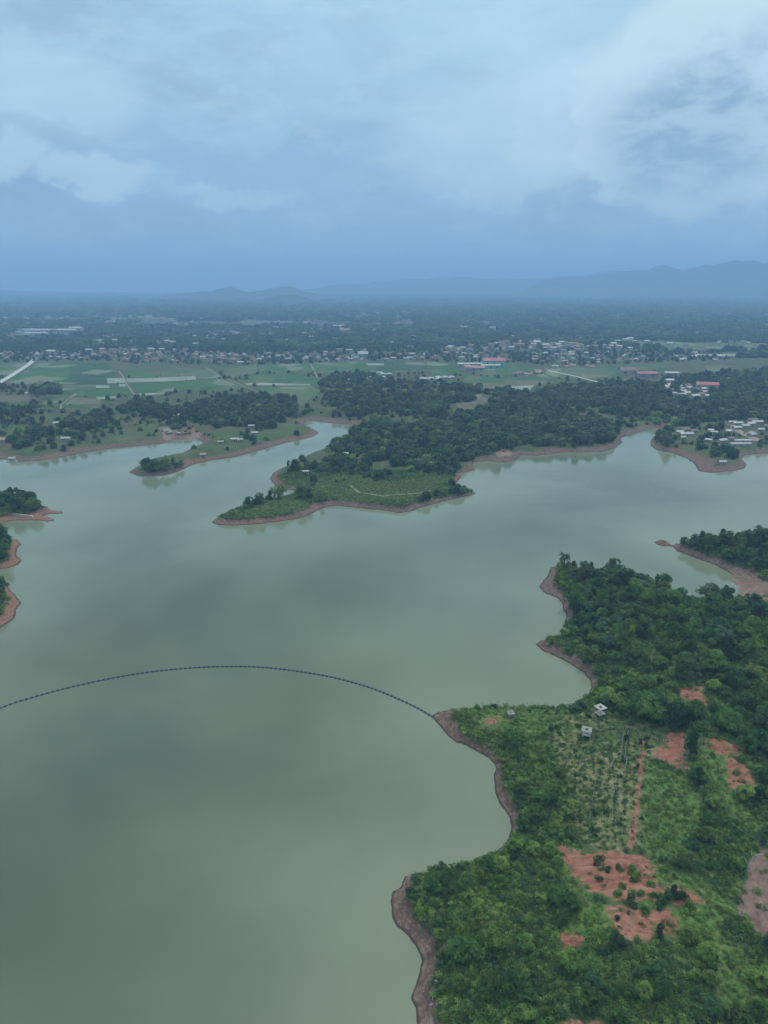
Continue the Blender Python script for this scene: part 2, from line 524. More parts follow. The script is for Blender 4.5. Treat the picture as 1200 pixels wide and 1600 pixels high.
def height(x, y, sd=None, w=None, masks=None):
    if sd is None:
        sd, w = shore(x, y)
    h = height_base(x, y, sd, w)
    near = np.hypot(x, y) < 420
    if near.any():
        if masks is None:
            masks = ground_masks(x, y, sd, w)
        bare = np.maximum(masks[0], masks[1])
        h = h - np.where(near & (sd > 0), bare * gully(x, y) * 0.9, 0)
        rough = (fbm(x, y, 1.7, 5, 3) - 0.5) * 0.5 * np.clip(sd / 1.2, 0, 1)
        rough = rough + 0.11 * np.sin((h + 0.5 * fbm(x, y, 5, 66, 2)) * 14) * masks[4] * np.clip(sd / 1.0, 0, 1)
        h = h + np.where(near & (sd > 0), rough * np.maximum(bare * 0.6, masks[4]), 0)
    return h


# ------------------------------------------------------------------ materials
def principled(name, base=None, rough=0.8, spec=0.3):
    m = bpy.data.materials.new(name)
    m.use_nodes = True
    T = NT(m.node_tree)
    b = T.n['Principled BSDF']
    if base:
        b.inputs['Base Color'].default_value = (*base, 1)
    b.inputs['Roughness'].default_value = rough
    b.inputs['Specular IOR Level'].default_value = spec
    return m, T, b


def mat_worn(name, c1, c2, scale, rough=0.8):
    """painted / weathered surface with blotchy variation"""
    m, T, b = principled(name, None, rough)
    g = T.new('ShaderNodeNewGeometry')
    n = T.noise(g.outputs['Position'], scale, 4, 0.6)
    T.l.new(T.mix(T.step(n, 0.3, 0.7), c1, c2), b.inputs['Base Color'])
    return m


def mat_leaf(name, dark, mid, light, trans=0.35):
    """foliage: tone per leaf (attribute 'tone'), per plant, with a little light passing through"""
    m = bpy.data.materials.new(name)
    m.use_nodes = True
    T = NT(m.node_tree)
    T.n.clear()
    out = T.new('ShaderNodeOutputMaterial')
    at = T.new('ShaderNodeAttribute', attribute_name='tone')
    oi = T.new('ShaderNodeObjectInfo')
    f = T.m('ADD', T.m('MULTIPLY', at.outputs['Fac'], 0.55), T.m('MULTIPLY', oi.outputs['Random'], 0.45))
    c = T.ramp(f, [(0.08, dark), (0.5, mid), (0.95, light)])
    c2 = T.mix(T.m('MULTIPLY', T.step(T.m('FRACT', T.m('MULTIPLY', oi.outputs['Random'], 7.31)), 0.55, 1.0), 0.5), c, (0.075, 0.085, 0.03))
    pr = T.new('ShaderNodeBsdfPrincipled')
    T.l.new(c2, pr.inputs['Base Color'])
    pr.inputs['Roughness'].default_value = 0.65
    pr.inputs['Specular IOR Level'].default_value = 0.12
    tr = T.new('ShaderNodeBsdfTranslucent')
    T.l.new(T.mix(1.0, c2, (1.2, 1.5, 0.6), 'MULTIPLY'), tr.inputs[0])
    mx = T.new('ShaderNodeMixShader')
    mx.inputs[0].default_value = trans
    T.l.new(pr.outputs[0], mx.inputs[1])
    T.l.new(tr.outputs[0], mx.inputs[2])
    T.l.new(mx.outputs[0], out.inputs[0])
    return m


M = {}
M['leaf'] = mat_leaf('broadleaf foliage', (0.028, 0.072, 0.025), (0.084, 0.168, 0.05), (0.19, 0.29, 0.085))
M['leaf_dark'] = mat_leaf('dark foliage', (0.018, 0.046, 0.024), (0.042, 0.096, 0.042), (0.10, 0.175, 0.068))
M['leaf_bright'] = mat_leaf('bright scrub foliage', (0.05, 0.115, 0.03), (0.135, 0.235, 0.055), (0.27, 0.355, 0.09))
M['leaf_blue'] = mat_leaf('bluish foliage', (0.026, 0.06, 0.034), (0.056, 0.128, 0.062), (0.13, 0.21, 0.1))
M['leaf_pale'] = mat_leaf('greyish foliage', (0.05, 0.08, 0.045), (0.09, 0.13, 0.075), (0.15, 0.2, 0.12))
M['wood_dark'] = mat_leaf('far dark wood', (0.014, 0.038, 0.021), (0.032, 0.072, 0.037), (0.08, 0.135, 0.062))
M['wood'] = mat_leaf('far green wood', (0.022, 0.056, 0.025), (0.052, 0.108, 0.045), (0.12, 0.185, 0.078))
M['wood_blue'] = mat_leaf('far bluish wood', (0.016, 0.042, 0.028), (0.034, 0.076, 0.048), (0.078, 0.13, 0.078))
M['palm'] = mat_leaf('palm fronds', (0.022, 0.05, 0.026), (0.045, 0.1, 0.05), (0.09, 0.16, 0.075))
M['dry'] = mat_leaf('dry grass', (0.07, 0.08, 0.035), (0.13, 0.13, 0.06), (0.21, 0.19, 0.1))
M['bark'] = mat_worn('bark', (0.12, 0.095, 0.07), (0.2, 0.17, 0.13), 3.0)
M['bark_pale'] = mat_worn('bleached wood', (0.32, 0.3, 0.26), (0.45, 0.42, 0.37), 3.0)
M['zinc'] = mat_worn('zinc roofing', (0.2, 0.21, 0.22), (0.33, 0.34, 0.34), 0.5, 0.5)
M['white_roof'] = mat_worn('pale roofing', (0.24, 0.25, 0.25), (0.44, 0.44, 0.43), 0.25, 0.6)
M['tile'] = mat_worn('clay tile roof', (0.22, 0.10, 0.075), (0.33, 0.16, 0.12), 0.8)
M['old_tile'] = mat_worn('weathered tile roof', (0.13, 0.095, 0.085), (0.22, 0.16, 0.14), 0.8)
M['red_roof'] = mat_worn('red roof sheets', (0.3, 0.1, 0.08), (0.38, 0.15, 0.12), 0.2)
M['pink_roof'] = mat_worn('salmon roof tiles', (0.3, 0.17, 0.14), (0.4, 0.24, 0.2), 0.2)
M['magenta_roof'] = mat_worn('pink roof sheets', (0.33, 0.1, 0.13), (0.4, 0.15, 0.18), 0.1)
M['green_wall'] = mat_worn('mint green wall', (0.16, 0.42, 0.32), (0.2, 0.48, 0.38), 0.1)
M['wall'] = mat_worn('plaster wall', (0.27, 0.26, 0.23), (0.42, 0.4, 0.36), 0.4)
M['blue_wall'] = mat_worn('lilac blue wall', (0.2, 0.21, 0.3), (0.26, 0.27, 0.36), 0.2)
M['dark_open'] = mat_worn('dark opening', (0.03, 0.03, 0.035), (0.05, 0.05, 0.055), 1.0)
M['plank'] = mat_worn('grey weathered timber', (0.26, 0.26, 0.25), (0.4, 0.4, 0.38), 2.0)
M['plank_dark'] = mat_worn('dull grey timber', (0.17, 0.18, 0.18), (0.29, 0.3, 0.29), 2.0)
M['concrete'] = mat_worn('pale concrete', (0.5, 0.46, 0.38), (0.62, 0.57, 0.48), 0.5)
M['road'] = mat_worn('dusty concrete road', (0.36, 0.37, 0.34), (0.48, 0.48, 0.45), 0.2)
M['dirt'] = mat_worn('dirt track', (0.18, 0.16, 0.11), (0.26, 0.22, 0.16), 0.2)
M['track_grass'] = mat_worn('grassy track', (0.13, 0.17, 0.08), (0.2, 0.22, 0.11), 0.2)
M['float'] = mat_worn('dark blue plastic', (0.02, 0.05, 0.085), (0.035, 0.075, 0.12), 2.0, 0.45)
M['rope'] = mat_worn('wet rope', (0.02, 0.045, 0.07), (0.045, 0.07, 0.1), 3.0)
M['rock'] = mat_worn('grey brown stone', (0.16, 0.13, 0.12), (0.34, 0.29, 0.26), 1.5)


def mat_ground():
    m, T, b = principled('ground', None, 0.95, 0.1)
    g = T.new('ShaderNodeNewGeometry')
    pos = g.outputs['Position']

    def att(n):
        return T.new('ShaderNodeAttribute', attribute_name=n).outputs['Fac']
    big = T.noise(pos, 0.006, 4, 0.6)
    mid = T.noise(pos, 0.05, 4, 0.6)
    fine = T.noise(pos, 0.7, 5, 0.65)
    vfine = T.noise(pos, 3.0, 3, 0.6)
    green = T.ramp(T.m('ADD', T.m('MULTIPLY', mid, 0.5), T.m('MULTIPLY', fine, 0.5)),
                   [(0.3, (0.035, 0.06, 0.026)), (0.48, (0.06, 0.09, 0.036)), (0.6, (0.10, 0.115, 0.055)), (0.7, (0.16, 0.135, 0.085))])
    far = T.ramp(T.m('ADD', T.m('MULTIPLY', big, 0.5), T.m('MULTIPLY', mid, 0.5)), [(0.35, (0.03, 0.055, 0.025)), (0.5, (0.055, 0.085, 0.037)), (0.65, (0.10, 0.11, 0.06))])
    dist = T.new('ShaderNodeVectorMath', operation='LENGTH')
    T.l.new(pos, dist.inputs[0])
    green = T.mix(T.step(dist.outputs['Value'], 420, 700), green, T.mix(0.5, green, far))
    green = T.mix(T.step(dist.outputs['Value'], 900, 1500), green, far)
    green = T.mix(T.m('MULTIPLY', T.step(T.noise(pos, 0.018, 5, 0.65), 0.5, 0.62), T.step(dist.outputs['Value'], 350, 450)), green, (0.085, 0.075, 0.045))
    dry = T.ramp(fine, [(0.35, (0.07, 0.095, 0.036)), (0.48, (0.13, 0.145, 0.062)), (0.58, (0.2, 0.19, 0.1)), (0.68, (0.27, 0.24, 0.15))])
    green = T.mix(T.m('MULTIPLY', att('open'), T.step(mid, 0.35, 0.6)), green, dry)
    lowc = T.ramp(fine, [(0.3, (0.05, 0.105, 0.03)), (0.55, (0.095, 0.165, 0.045)), (0.72, (0.15, 0.2, 0.07))])
    green = T.mix(T.m('MULTIPLY', att('lowg'), T.m('SUBTRACT', 0.85, T.m('MULTIPLY', T.step(dist.outputs['Value'], 300, 450), 0.55))), green, lowc)
    # soils
    red = T.ramp(T.m('ADD', T.m('MULTIPLY', fine, 0.6), T.m('MULTIPLY', mid, 0.4)),
                 [(0.32, (0.15, 0.06, 0.042)), (0.5, (0.25, 0.108, 0.074)), (0.68, (0.31, 0.17, 0.12))])
    mps = T.new('ShaderNodeMapping')
    mps.inputs['Rotation'].default_value = (0, 0, 0.75)
    mps.inputs['Scale'].default_value = (0.16, 1.1, 0.6)
    T.l.new(pos, mps.inputs[0])
    streak = T.noise(mps.outputs[0], 0.9, 4, 0.6, 0.8)
    red = T.mix(T.m('MULTIPLY', T.step(streak, 0.54, 0.62), 0.65), red, (0.115, 0.045, 0.036))
    red = T.mix(T.m('MULTIPLY', T.step(streak, 0.44, 0.36), 0.5), red, (0.33, 0.19, 0.14))
    weed = T.m('MULTIPLY', T.step(T.noise(pos, 0.33, 5, 0.7), 0.55, 0.64), 0.7)
    red = T.mix(weed, red, (0.10, 0.12, 0.055))
    sep = T.new('ShaderNodeSeparateXYZ')
    T.l.new(pos, sep.inputs[0])
    lvl = T.m('ADD', T.m('MULTIPLY', sep.outputs[2], 5.0), T.m('MULTIPLY', fine, 3.0))
    lines = T.m('ADD', T.m('MULTIPLY', T.m('SINE', T.m('MULTIPLY', lvl, 3.0)), 0.5), 0.5)
    bk = T.ramp(T.m('ADD', T.m('MULTIPLY', fine, 0.7), T.m('MULTIPLY', vfine, 0.3)),
                [(0.33, (0.075, 0.05, 0.041)), (0.5, (0.142, 0.097, 0.078)), (0.68, (0.285, 0.215, 0.17))])
    bk = T.mix(T.m('MULTIPLY', T.step(T.noise(pos, 0.022, 2), 0.5, 0.62), 0.4), bk, red)
    lft = T.m('MULTIPLY', T.step(sep.outputs[0], -60, -110), T.step(sep.outputs[1], 480, 440))
    bk = T.mix(T.m('MULTIPLY', lft, 0.6), bk, (0.3, 0.15, 0.1))
    bk = T.mix(T.m('MULTIPLY', lines, 0.45), bk, (0.09, 0.06, 0.055))
    wet = T.step(sep.outputs[2], 0.42, 0.12)
    bk = T.mix(T.m('MULTIPLY', wet, 0.8), bk, (0.05, 0.038, 0.034))
    brn = T.ramp(T.m('ADD', T.m('MULTIPLY', fine, 0.5), T.m('MULTIPLY', mid, 0.5)),
                 [(0.35, (0.11, 0.072, 0.06)), (0.5, (0.18, 0.12, 0.1)), (0.66, (0.28, 0.2, 0.165))])
    wob = T.m('MULTIPLY', T.m('SUBTRACT', T.m('ADD', T.m('MULTIPLY', fine, 0.5), T.m('MULTIPLY', T.noise(pos, 0.22, 4, 0.6), 0.5)), 0.5), 2.6)

    def msk(n, lo=0.42, hi=0.58):
        return T.step(T.m('ADD', att(n), wob), lo, hi)
    c = T.mix(msk('bank'), green, bk)
    c = T.mix(msk('brown'), c, brn)
    c = T.mix(msk('soil', 0.5, 0.66), c, red)
    T.l.new(c, b.inputs['Base Color'])
    bp = T.new('ShaderNodeBump')
    bp.inputs['Strength'].default_value = 0.6
    bp.inputs['Distance'].default_value = 0.35
    T.l.new(fine, bp.inputs['Height'])
    T.l.new(bp.outputs[0], b.inputs['Normal'])
    return m


M['ground'] = mat_ground()


def mat_field(name, c1, c2, sc_=0.03, bund=True):
    m, T, b = principled(name, None, 0.9, 0.1)
    g = T.new('ShaderNodeNewGeometry')
    mp = T.new('ShaderNodeMapping')
    mp.inputs['Rotation'].default_value = (0, 0, 0.4)
    mp.inputs['Scale'].default_value = (1, 0.35, 1)
    T.l.new(g.outputs['Position'], mp.inputs[0])
    n = T.noise(mp.outputs[0], sc_, 4, 0.6)
    vec = mp.outputs[0]
    mp2 = T.new('ShaderNodeMapping')
    mp2.inputs['Rotation'].default_value = (0, 0, 0.25)
    mp2.inputs['Scale'].default_value = (1, 0.7, 1)
    T.l.new(g.outputs['Position'], mp2.inputs[0])
    v = T.new('ShaderNodeTexVoronoi', feature='F1', distance='MINKOWSKI')
    v.inputs['Exponent'].default_value = 8
    v.inputs['Randomness'].default_value = 0.75
    T.l.new(mp2.outputs[0], v.inputs['Vector'])
    v.inputs['Scale'].default_value = 0.03
    v2 = T.new('ShaderNodeTexVoronoi', feature='F2', distance='MINKOWSKI')
    v2.inputs['Exponent'].default_value = 8
    v2.inputs['Randomness'].default_value = 0.75
    T.l.new(mp2.outputs[0], v2.inputs['Vector'])
    v2.inputs['Scale'].default_value = 0.03
    sp_ = T.new('ShaderNodeSeparateColor')
    T.l.new(v.outputs['Color'], sp_.inputs[0])
    f = T.m('ADD', T.m('MULTIPLY', T.step(n, 0.3, 0.7), 0.4), T.m('MULTIPLY', sp_.outputs[0], 0.6))
    c = T.mix(f, c1, c2)
    if bund:
        c = T.mix(T.m('MULTIPLY', T.step(sp_.outputs[1], 0.86, 0.87), 0.6), c, (0.2, 0.22, 0.16))
        c = T.mix(T.m('MULTIPLY', T.step(sp_.outputs[2], 0.8, 0.81), 0.5), c, (0.12, 0.12, 0.065))
        edge = T.step(T.m('SUBTRACT', v2.outputs['Distance'], v.outputs['Distance']), 0.07, 0.0)
        c = T.mix(T.m('MULTIPLY', edge, 0.45), c, (0.14, 0.15, 0.09))
    T.l.new(c, b.inputs['Base Color'])
    return m


M['paddy'] = mat_field('green paddy', (0.027, 0.082, 0.027), (0.05, 0.118, 0.036))
M['paddy_pale'] = mat_field('pale green paddy', (0.055, 0.1, 0.043), (0.095, 0.13, 0.062))
M['paddy_dark'] = mat_field('dark green crop', (0.022, 0.06, 0.024), (0.036, 0.08, 0.03))
M['fallow'] = mat_field('fallow field', (0.085, 0.09, 0.05), (0.14, 0.12, 0.08))
fl, T_, b_ = principled('flooded paddy', (0.22, 0.27, 0.23), 0.45, 0.3)
g_ = T_.new('ShaderNodeNewGeometry')
T_.l.new(T_.mix(T_.step(T_.noise(g_.outputs['Position'], 0.05, 3), 0.35, 0.65), (0.25, 0.26, 0.19), (0.13, 0.17, 0.11)), b_.inputs['Base Color'])
M['flooded'] = fl


def mat_water():
    m, T, b = principled('lake water', None, 0.09, 0.5)
    b.inputs['IOR'].default_value = 1.33
    g = T.new('ShaderNodeNewGeometry')
    pos = g.outputs['Position']
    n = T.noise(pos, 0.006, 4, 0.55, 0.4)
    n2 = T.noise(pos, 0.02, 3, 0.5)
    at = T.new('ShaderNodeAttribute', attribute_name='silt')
    c = T.mix(T.step(n, 0.38, 0.62), (0.062, 0.086, 0.055), (0.122, 0.158, 0.104))  # murky tone noise; its dark patches also paint in cloud reflections and shade
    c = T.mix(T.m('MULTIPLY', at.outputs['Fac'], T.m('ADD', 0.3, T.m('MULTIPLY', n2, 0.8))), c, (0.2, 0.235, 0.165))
    T.l.new(c, b.inputs['Base Color'])
    mp = T.new('ShaderNodeMapping')
    mp.inputs['Scale'].default_value = (1.0, 1.6, 1)
    T.l.new(pos, mp.inputs[0])
    w1 = T.noise(mp.outputs[0], 1.1, 3, 0.6)
    bp = T.new('ShaderNodeBump')
    bp.inputs['Strength'].default_value = 0.1
    bp.inputs['Distance'].default_value = 0.12
    T.l.new(w1, bp.inputs['Height'])
    T.l.new(bp.outputs[0], b.inputs['Normal'])
    T.l.new(T.m('ADD', 0.02, T.m('MULTIPLY', n, 0.12)), b.inputs['Roughness'])
    return m


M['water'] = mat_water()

# ------------------------------------------------------------------ object helpers


def mesh_np(name, verts, faces, mats, mat_idx=None, smooth_=False, tone=None):
    """mesh from numpy arrays; faces is an (n,3) or (n,4) array or a list"""
    me = bpy.data.meshes.new(name)
    verts = np.asarray(verts, np.float32)
    if isinstance(faces, np.ndarray):
        k = faces.shape[1]
        me.vertices.add(len(verts))
        me.vertices.foreach_set('co', verts.ravel())
        me.loops.add(faces.size)
        me.loops.foreach_set('vertex_index', faces.astype(np.int32).ravel())
        me.polygons.add(len(faces))
        me.polygons.foreach_set('loop_start', np.arange(0, faces.size, k, dtype=np.int32))
    else:
        me.from_pydata([tuple(map(float, v)) for v in verts], [], faces)
    for m in mats:
        me.materials.append(m)
    if mat_idx is not None:
        me.polygons.foreach_set('material_index', np.asarray(mat_idx, np.int32))
    me.update(calc_edges=True)
    if smooth_:
        me.polygons.foreach_set('use_smooth', np.ones(len(me.polygons), bool))
    if tone is not None:
        a = me.attributes.new('tone', 'FLOAT', 'FACE')
        a.data.foreach_set('value', np.asarray(tone, np.float32))
    me.validate()
    return me


def link(name, data, parent=None, loc=None, rz=0.0):
    o = bpy.data.objects.new(name, data)
    col.objects.link(o)
    if parent:
        o.parent = parent
    if loc:
        o.location = loc
    if rz:
        o.rotation_euler = (0, 0, rz)
    return o


def tag(o, label=None, cat=None, group=None, kind=None):
    if label:
        o['label'] = label
    if cat:
        o['category'] = cat
    if group:
        o['group'] = group
    if kind:
        o['kind'] = kind
    return o


class MB:
    def __init__(s):
        s.v, s.f = [], []

    def box(s, x0, x1, y0, y1, z0, z1):
        b = len(s.v)
        s.v += [(x0, y0, z0), (x1, y0, z0), (x1, y1, z0), (x0, y1, z0), (x0, y0, z1), (x1, y0, z1), (x1, y1, z1), (x0, y1, z1)]
        s.f += [(b, b + 3, b + 2, b + 1), (b + 4, b + 5, b + 6, b + 7), (b, b + 1, b + 5, b + 4), (b + 1, b + 2, b + 6, b + 5),
                (b + 2, b + 3, b + 7, b + 6), (b + 3, b, b + 4, b + 7)]
        return s

    def poly(s, pts):
        b = len(s.v)
        s.v += [tuple(p) for p in pts]
        s.f.append(tuple(range(b, b + len(pts))))

    def tube(s, pts, radii, n=6, cap=True):
        rings = []
        for i, p in enumerate(pts):
            p = Vector(p)
            a = Vector(pts[max(i - 1, 0)])
            c = Vector(pts[min(i + 1, len(pts) - 1)])
            d = (c - a).normalized()
            u = d.orthogonal().normalized()
            w = d.cross(u)
            b = len(s.v)
            for k in range(n):
                t = 2 * math.pi * k / n
                s.v.append(tuple(p + (u * math.cos(t) + w * math.sin(t)) * radii[i]))
            rings.append(b)
        for r0, r1 in zip(rings[:-1], rings[1:]):
            for k in range(n):
                s.f.append((r0 + k, r0 + (k + 1) % n, r1 + (k + 1) % n, r1 + k))
        if cap:
            s.f.append(tuple(rings[0] + k for k in reversed(range(n))))
            s.f.append(tuple(rings[-1] + k for k in range(n)))
        return s

    def mesh(s, name, mat):
        me = bpy.data.meshes.new(name)
        me.from_pydata(s.v, [], s.f)
        me.materials.append(mat)
        me.update()
        return me


# ------------------------------------------------------------------ ground sheet
def build_ground():
    azs = []
    a = -100.0
    while a < 100:
        azs.append(a)
        a += 0.17 if -33 < a < 34 else (0.6 if abs(a) < 50 else 2.0)
    azs.append(100.0)
    azs = np.radians(np.array(azs))
    rs = []
    r = 18.0
    while r < 1500:
        rs.append(r)
        r *= 1.0062 if 80 < r < 800 else 1.014
    while r < 31000:
        rs.append(r)
        r *= 1.04
    rs = np.array(rs)
    R, A = np.meshgrid(rs, azs, indexing='ij')
    X, Y = (R * np.sin(A)).ravel(), (R * np.cos(A)).ravel()
    sd = np.full(X.shape, 400.0)
    w = np.full(X.shape, 8.0)
    k = (np.hypot(X, Y) < 1300)
    s_, w_ = shore(X[k], Y[k])
    sd[k], w[k] = s_, w_
    near = np.zeros((5, len(X)))
    kk = k & (np.hypot(X, Y) < 900)
    near[:, kk] = ground_masks(X[kk], Y[kk], sd[kk], w[kk])
    k2 = k & ~kk
    near[4, k2] = smooth(1.25, 0.85, sd[k2] / w[k2])
    near[4][sd < 0] = 1
    Z = height(X, Y, sd, w, near)
    ni, nj = len(rs), len(azs)
    i, j = np.meshgrid(np.arange(ni - 1), np.arange(nj - 1), indexing='ij')
    v0 = (i * nj + j).ravel()
    F = np.stack([v0, v0 + 1, v0 + nj + 1, v0 + nj], 1)
    # deep lake bed far from any shore is never seen through the opaque water: drop nothing, keep one sheet
    me = mesh_np('ground', np.stack([X, Y, Z], 1), F[:, ::-1].copy(), [M['ground']], smooth_=True)
    for n_, arr in zip(('soil', 'brown', 'open', 'lowg', 'bank'), near):
        at = me.attributes.new(n_, 'FLOAT', 'POINT')
        at.data.foreach_set('value', arr.astype(np.float32))
    tag(link('ground', me), kind='structure')


build_ground()


def build_water():
    xs = np.concatenate([np.arange(-3000, -400, 100), np.arange(-400, 500, 6.0), np.arange(500, 3001, 100)])
    ys = np.concatenate([np.arange(-300, 60, 40), np.arange(60, 760, 5.0), np.arange(760, 1000, 40)])
    X, Y = np.meshgrid(xs, ys, indexing='ij')
    X, Y = X.ravel(), Y.ravel()
    sd, _ = shore(X, Y)
    ni, nj = len(xs), len(ys)
    i, j = np.meshgrid(np.arange(ni - 1), np.arange(nj - 1), indexing='ij')
    v0 = (i * nj + j).ravel()
    F = np.stack([v0, v0 + nj, v0 + nj + 1, v0 + 1], 1)
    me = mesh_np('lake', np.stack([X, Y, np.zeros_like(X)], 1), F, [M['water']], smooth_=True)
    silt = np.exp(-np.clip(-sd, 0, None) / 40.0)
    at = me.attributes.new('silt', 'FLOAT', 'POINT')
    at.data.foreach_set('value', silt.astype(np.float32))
    tag(link('lake_water', me), kind='structure')


build_water()


# ------------------------------------------------------------------ far hills
def ridge(name, az0, az1, dist, depth, prof, seed, mat, rough=0.28):
    """a range of hills: prof = [(photo x, photo y of the skyline)], at a real distance, with real depth"""
    na, nr = int((az1 - az0) / 0.12), 40
    azs = np.radians(np.linspace(az0, az1, na))
    rs = np.linspace(dist - depth, dist + depth, nr)
    R, A = np.meshgrid(rs, azs, indexing='ij')
    pxs = [600 + FPX * math.tan(math.radians(a)) for a in np.linspace(az0, az1, na)]
    ph = np.interp(pxs, [p[0] for p in prof], [p[1] for p in prof])
    elev = (HOR - ph) / FPX
    top = (CAM_H + elev * dist - PLAIN) * (1.16 if dist < 7500 else 1.05)
    X, Y = R * np.sin(A), R * np.cos(A)
    t = (R - dist) / depth
    env = np.clip(1 - np.abs(t + 0.25 * (fbm(X, Y, dist * 0.12, seed, 2) - 0.5)), 0, 1) ** 1.3
    n = fbm(X, Y, dist * 0.03, seed + 5, 5)
    n2 = 1 - np.abs(2 * fbm(X, Y, dist * 0.03, seed + 9, 4) - 1)
    Z = PLAIN - 4 + top[None, :] * env * (1 - rough + rough * (0.6 * n + 0.7 * n2))
    edge = np.minimum(1, np.minimum(np.arange(na), np.arange(na)[::-1]) / (na * 0.12))
    Z = (Z - PLAIN + 4) * edge[None, :] + PLAIN - 4
    i, j = np.meshgrid(np.arange(nr - 1), np.arange(na - 1), indexing='ij')
    v0 = (i * na + j).ravel()
    F = np.stack([v0, v0 + na, v0 + na + 1, v0 + 1], 1)
    me = mesh_np(name, np.stack([X.ravel(), Y.ravel(), Z.ravel()], 1), F, [mat], smooth_=True)
    tag(link(name, me), kind='structure')


M['hill'] = mat_field('wooded hillside', (0.03, 0.055, 0.03), (0.055, 0.085, 0.042), 0.004, False)
ridge('hills', -36, 4, 6800, 700, [(0, 468), (150, 466), (240, 464), (300, 458), (345, 455), (370, 449), (395, 456), (440, 452), (458, 449), (480, 456), (540, 464), (620, 468), (700, 470)], 3, M['hill'])
ridge('hills', -22, 0, 5000, 350, [(180, 474), (205, 470), (225, 465), (248, 473), (300, 476), (400, 474), (425, 464), (450, 459), (480, 463), (500, 471), (520, 465), (540, 468), (570, 475), (620, 480)], 8, M['hill'])
ridge('hills', -12, 32, 10300, 1000, [(420, 458), (520, 446), (600, 439), (680, 434), (760, 436), (830, 436), (900, 431), (960, 426), (1000, 424), (1060, 420), (1140, 416), (1230, 414), (1330, 416)], 13, M['hill'], 0.3)
ridge('hills', 8, 40, 8300, 800, [(740, 448), (830, 440), (900, 433), (940, 428), (985, 425), (1010, 418), (1035, 421), (1065, 419), (1105, 417), (1140, 416), (1180, 416), (1230, 412), (1300, 416), (1400, 420)], 23, M['hill'], 0.34)
ridge('hills', -60, -12, 10000, 1000, [(-400, 440), (0, 452), (120, 455), (240, 456), (330, 459)], 33, M['hill'])


# ------------------------------------------------------------------ fields, roads, tracks (sheets on the plain)
def sheet(name, pts, mat, z, kind='structure'):
    """flat sheet; photo pixel outline on the plain at height z"""
    g = [P(a, b, z) for a, b in pts]
    v = [(x, y, z) for x, y in g]
    area = sum(v[k][0] * v[(k + 1) % len(v)][1] - v[(k + 1) % len(v)][0] * v[k][1] for k in range(len(v)))
    if area < 0:
        v = v[::-1]
    me = bpy.data.meshes.new(name)
    me.from_pydata(v, [], [tuple(range(len(v)))])
    me.materials.append(mat)
    me.update()
    return tag(link(name, me), kind=kind)


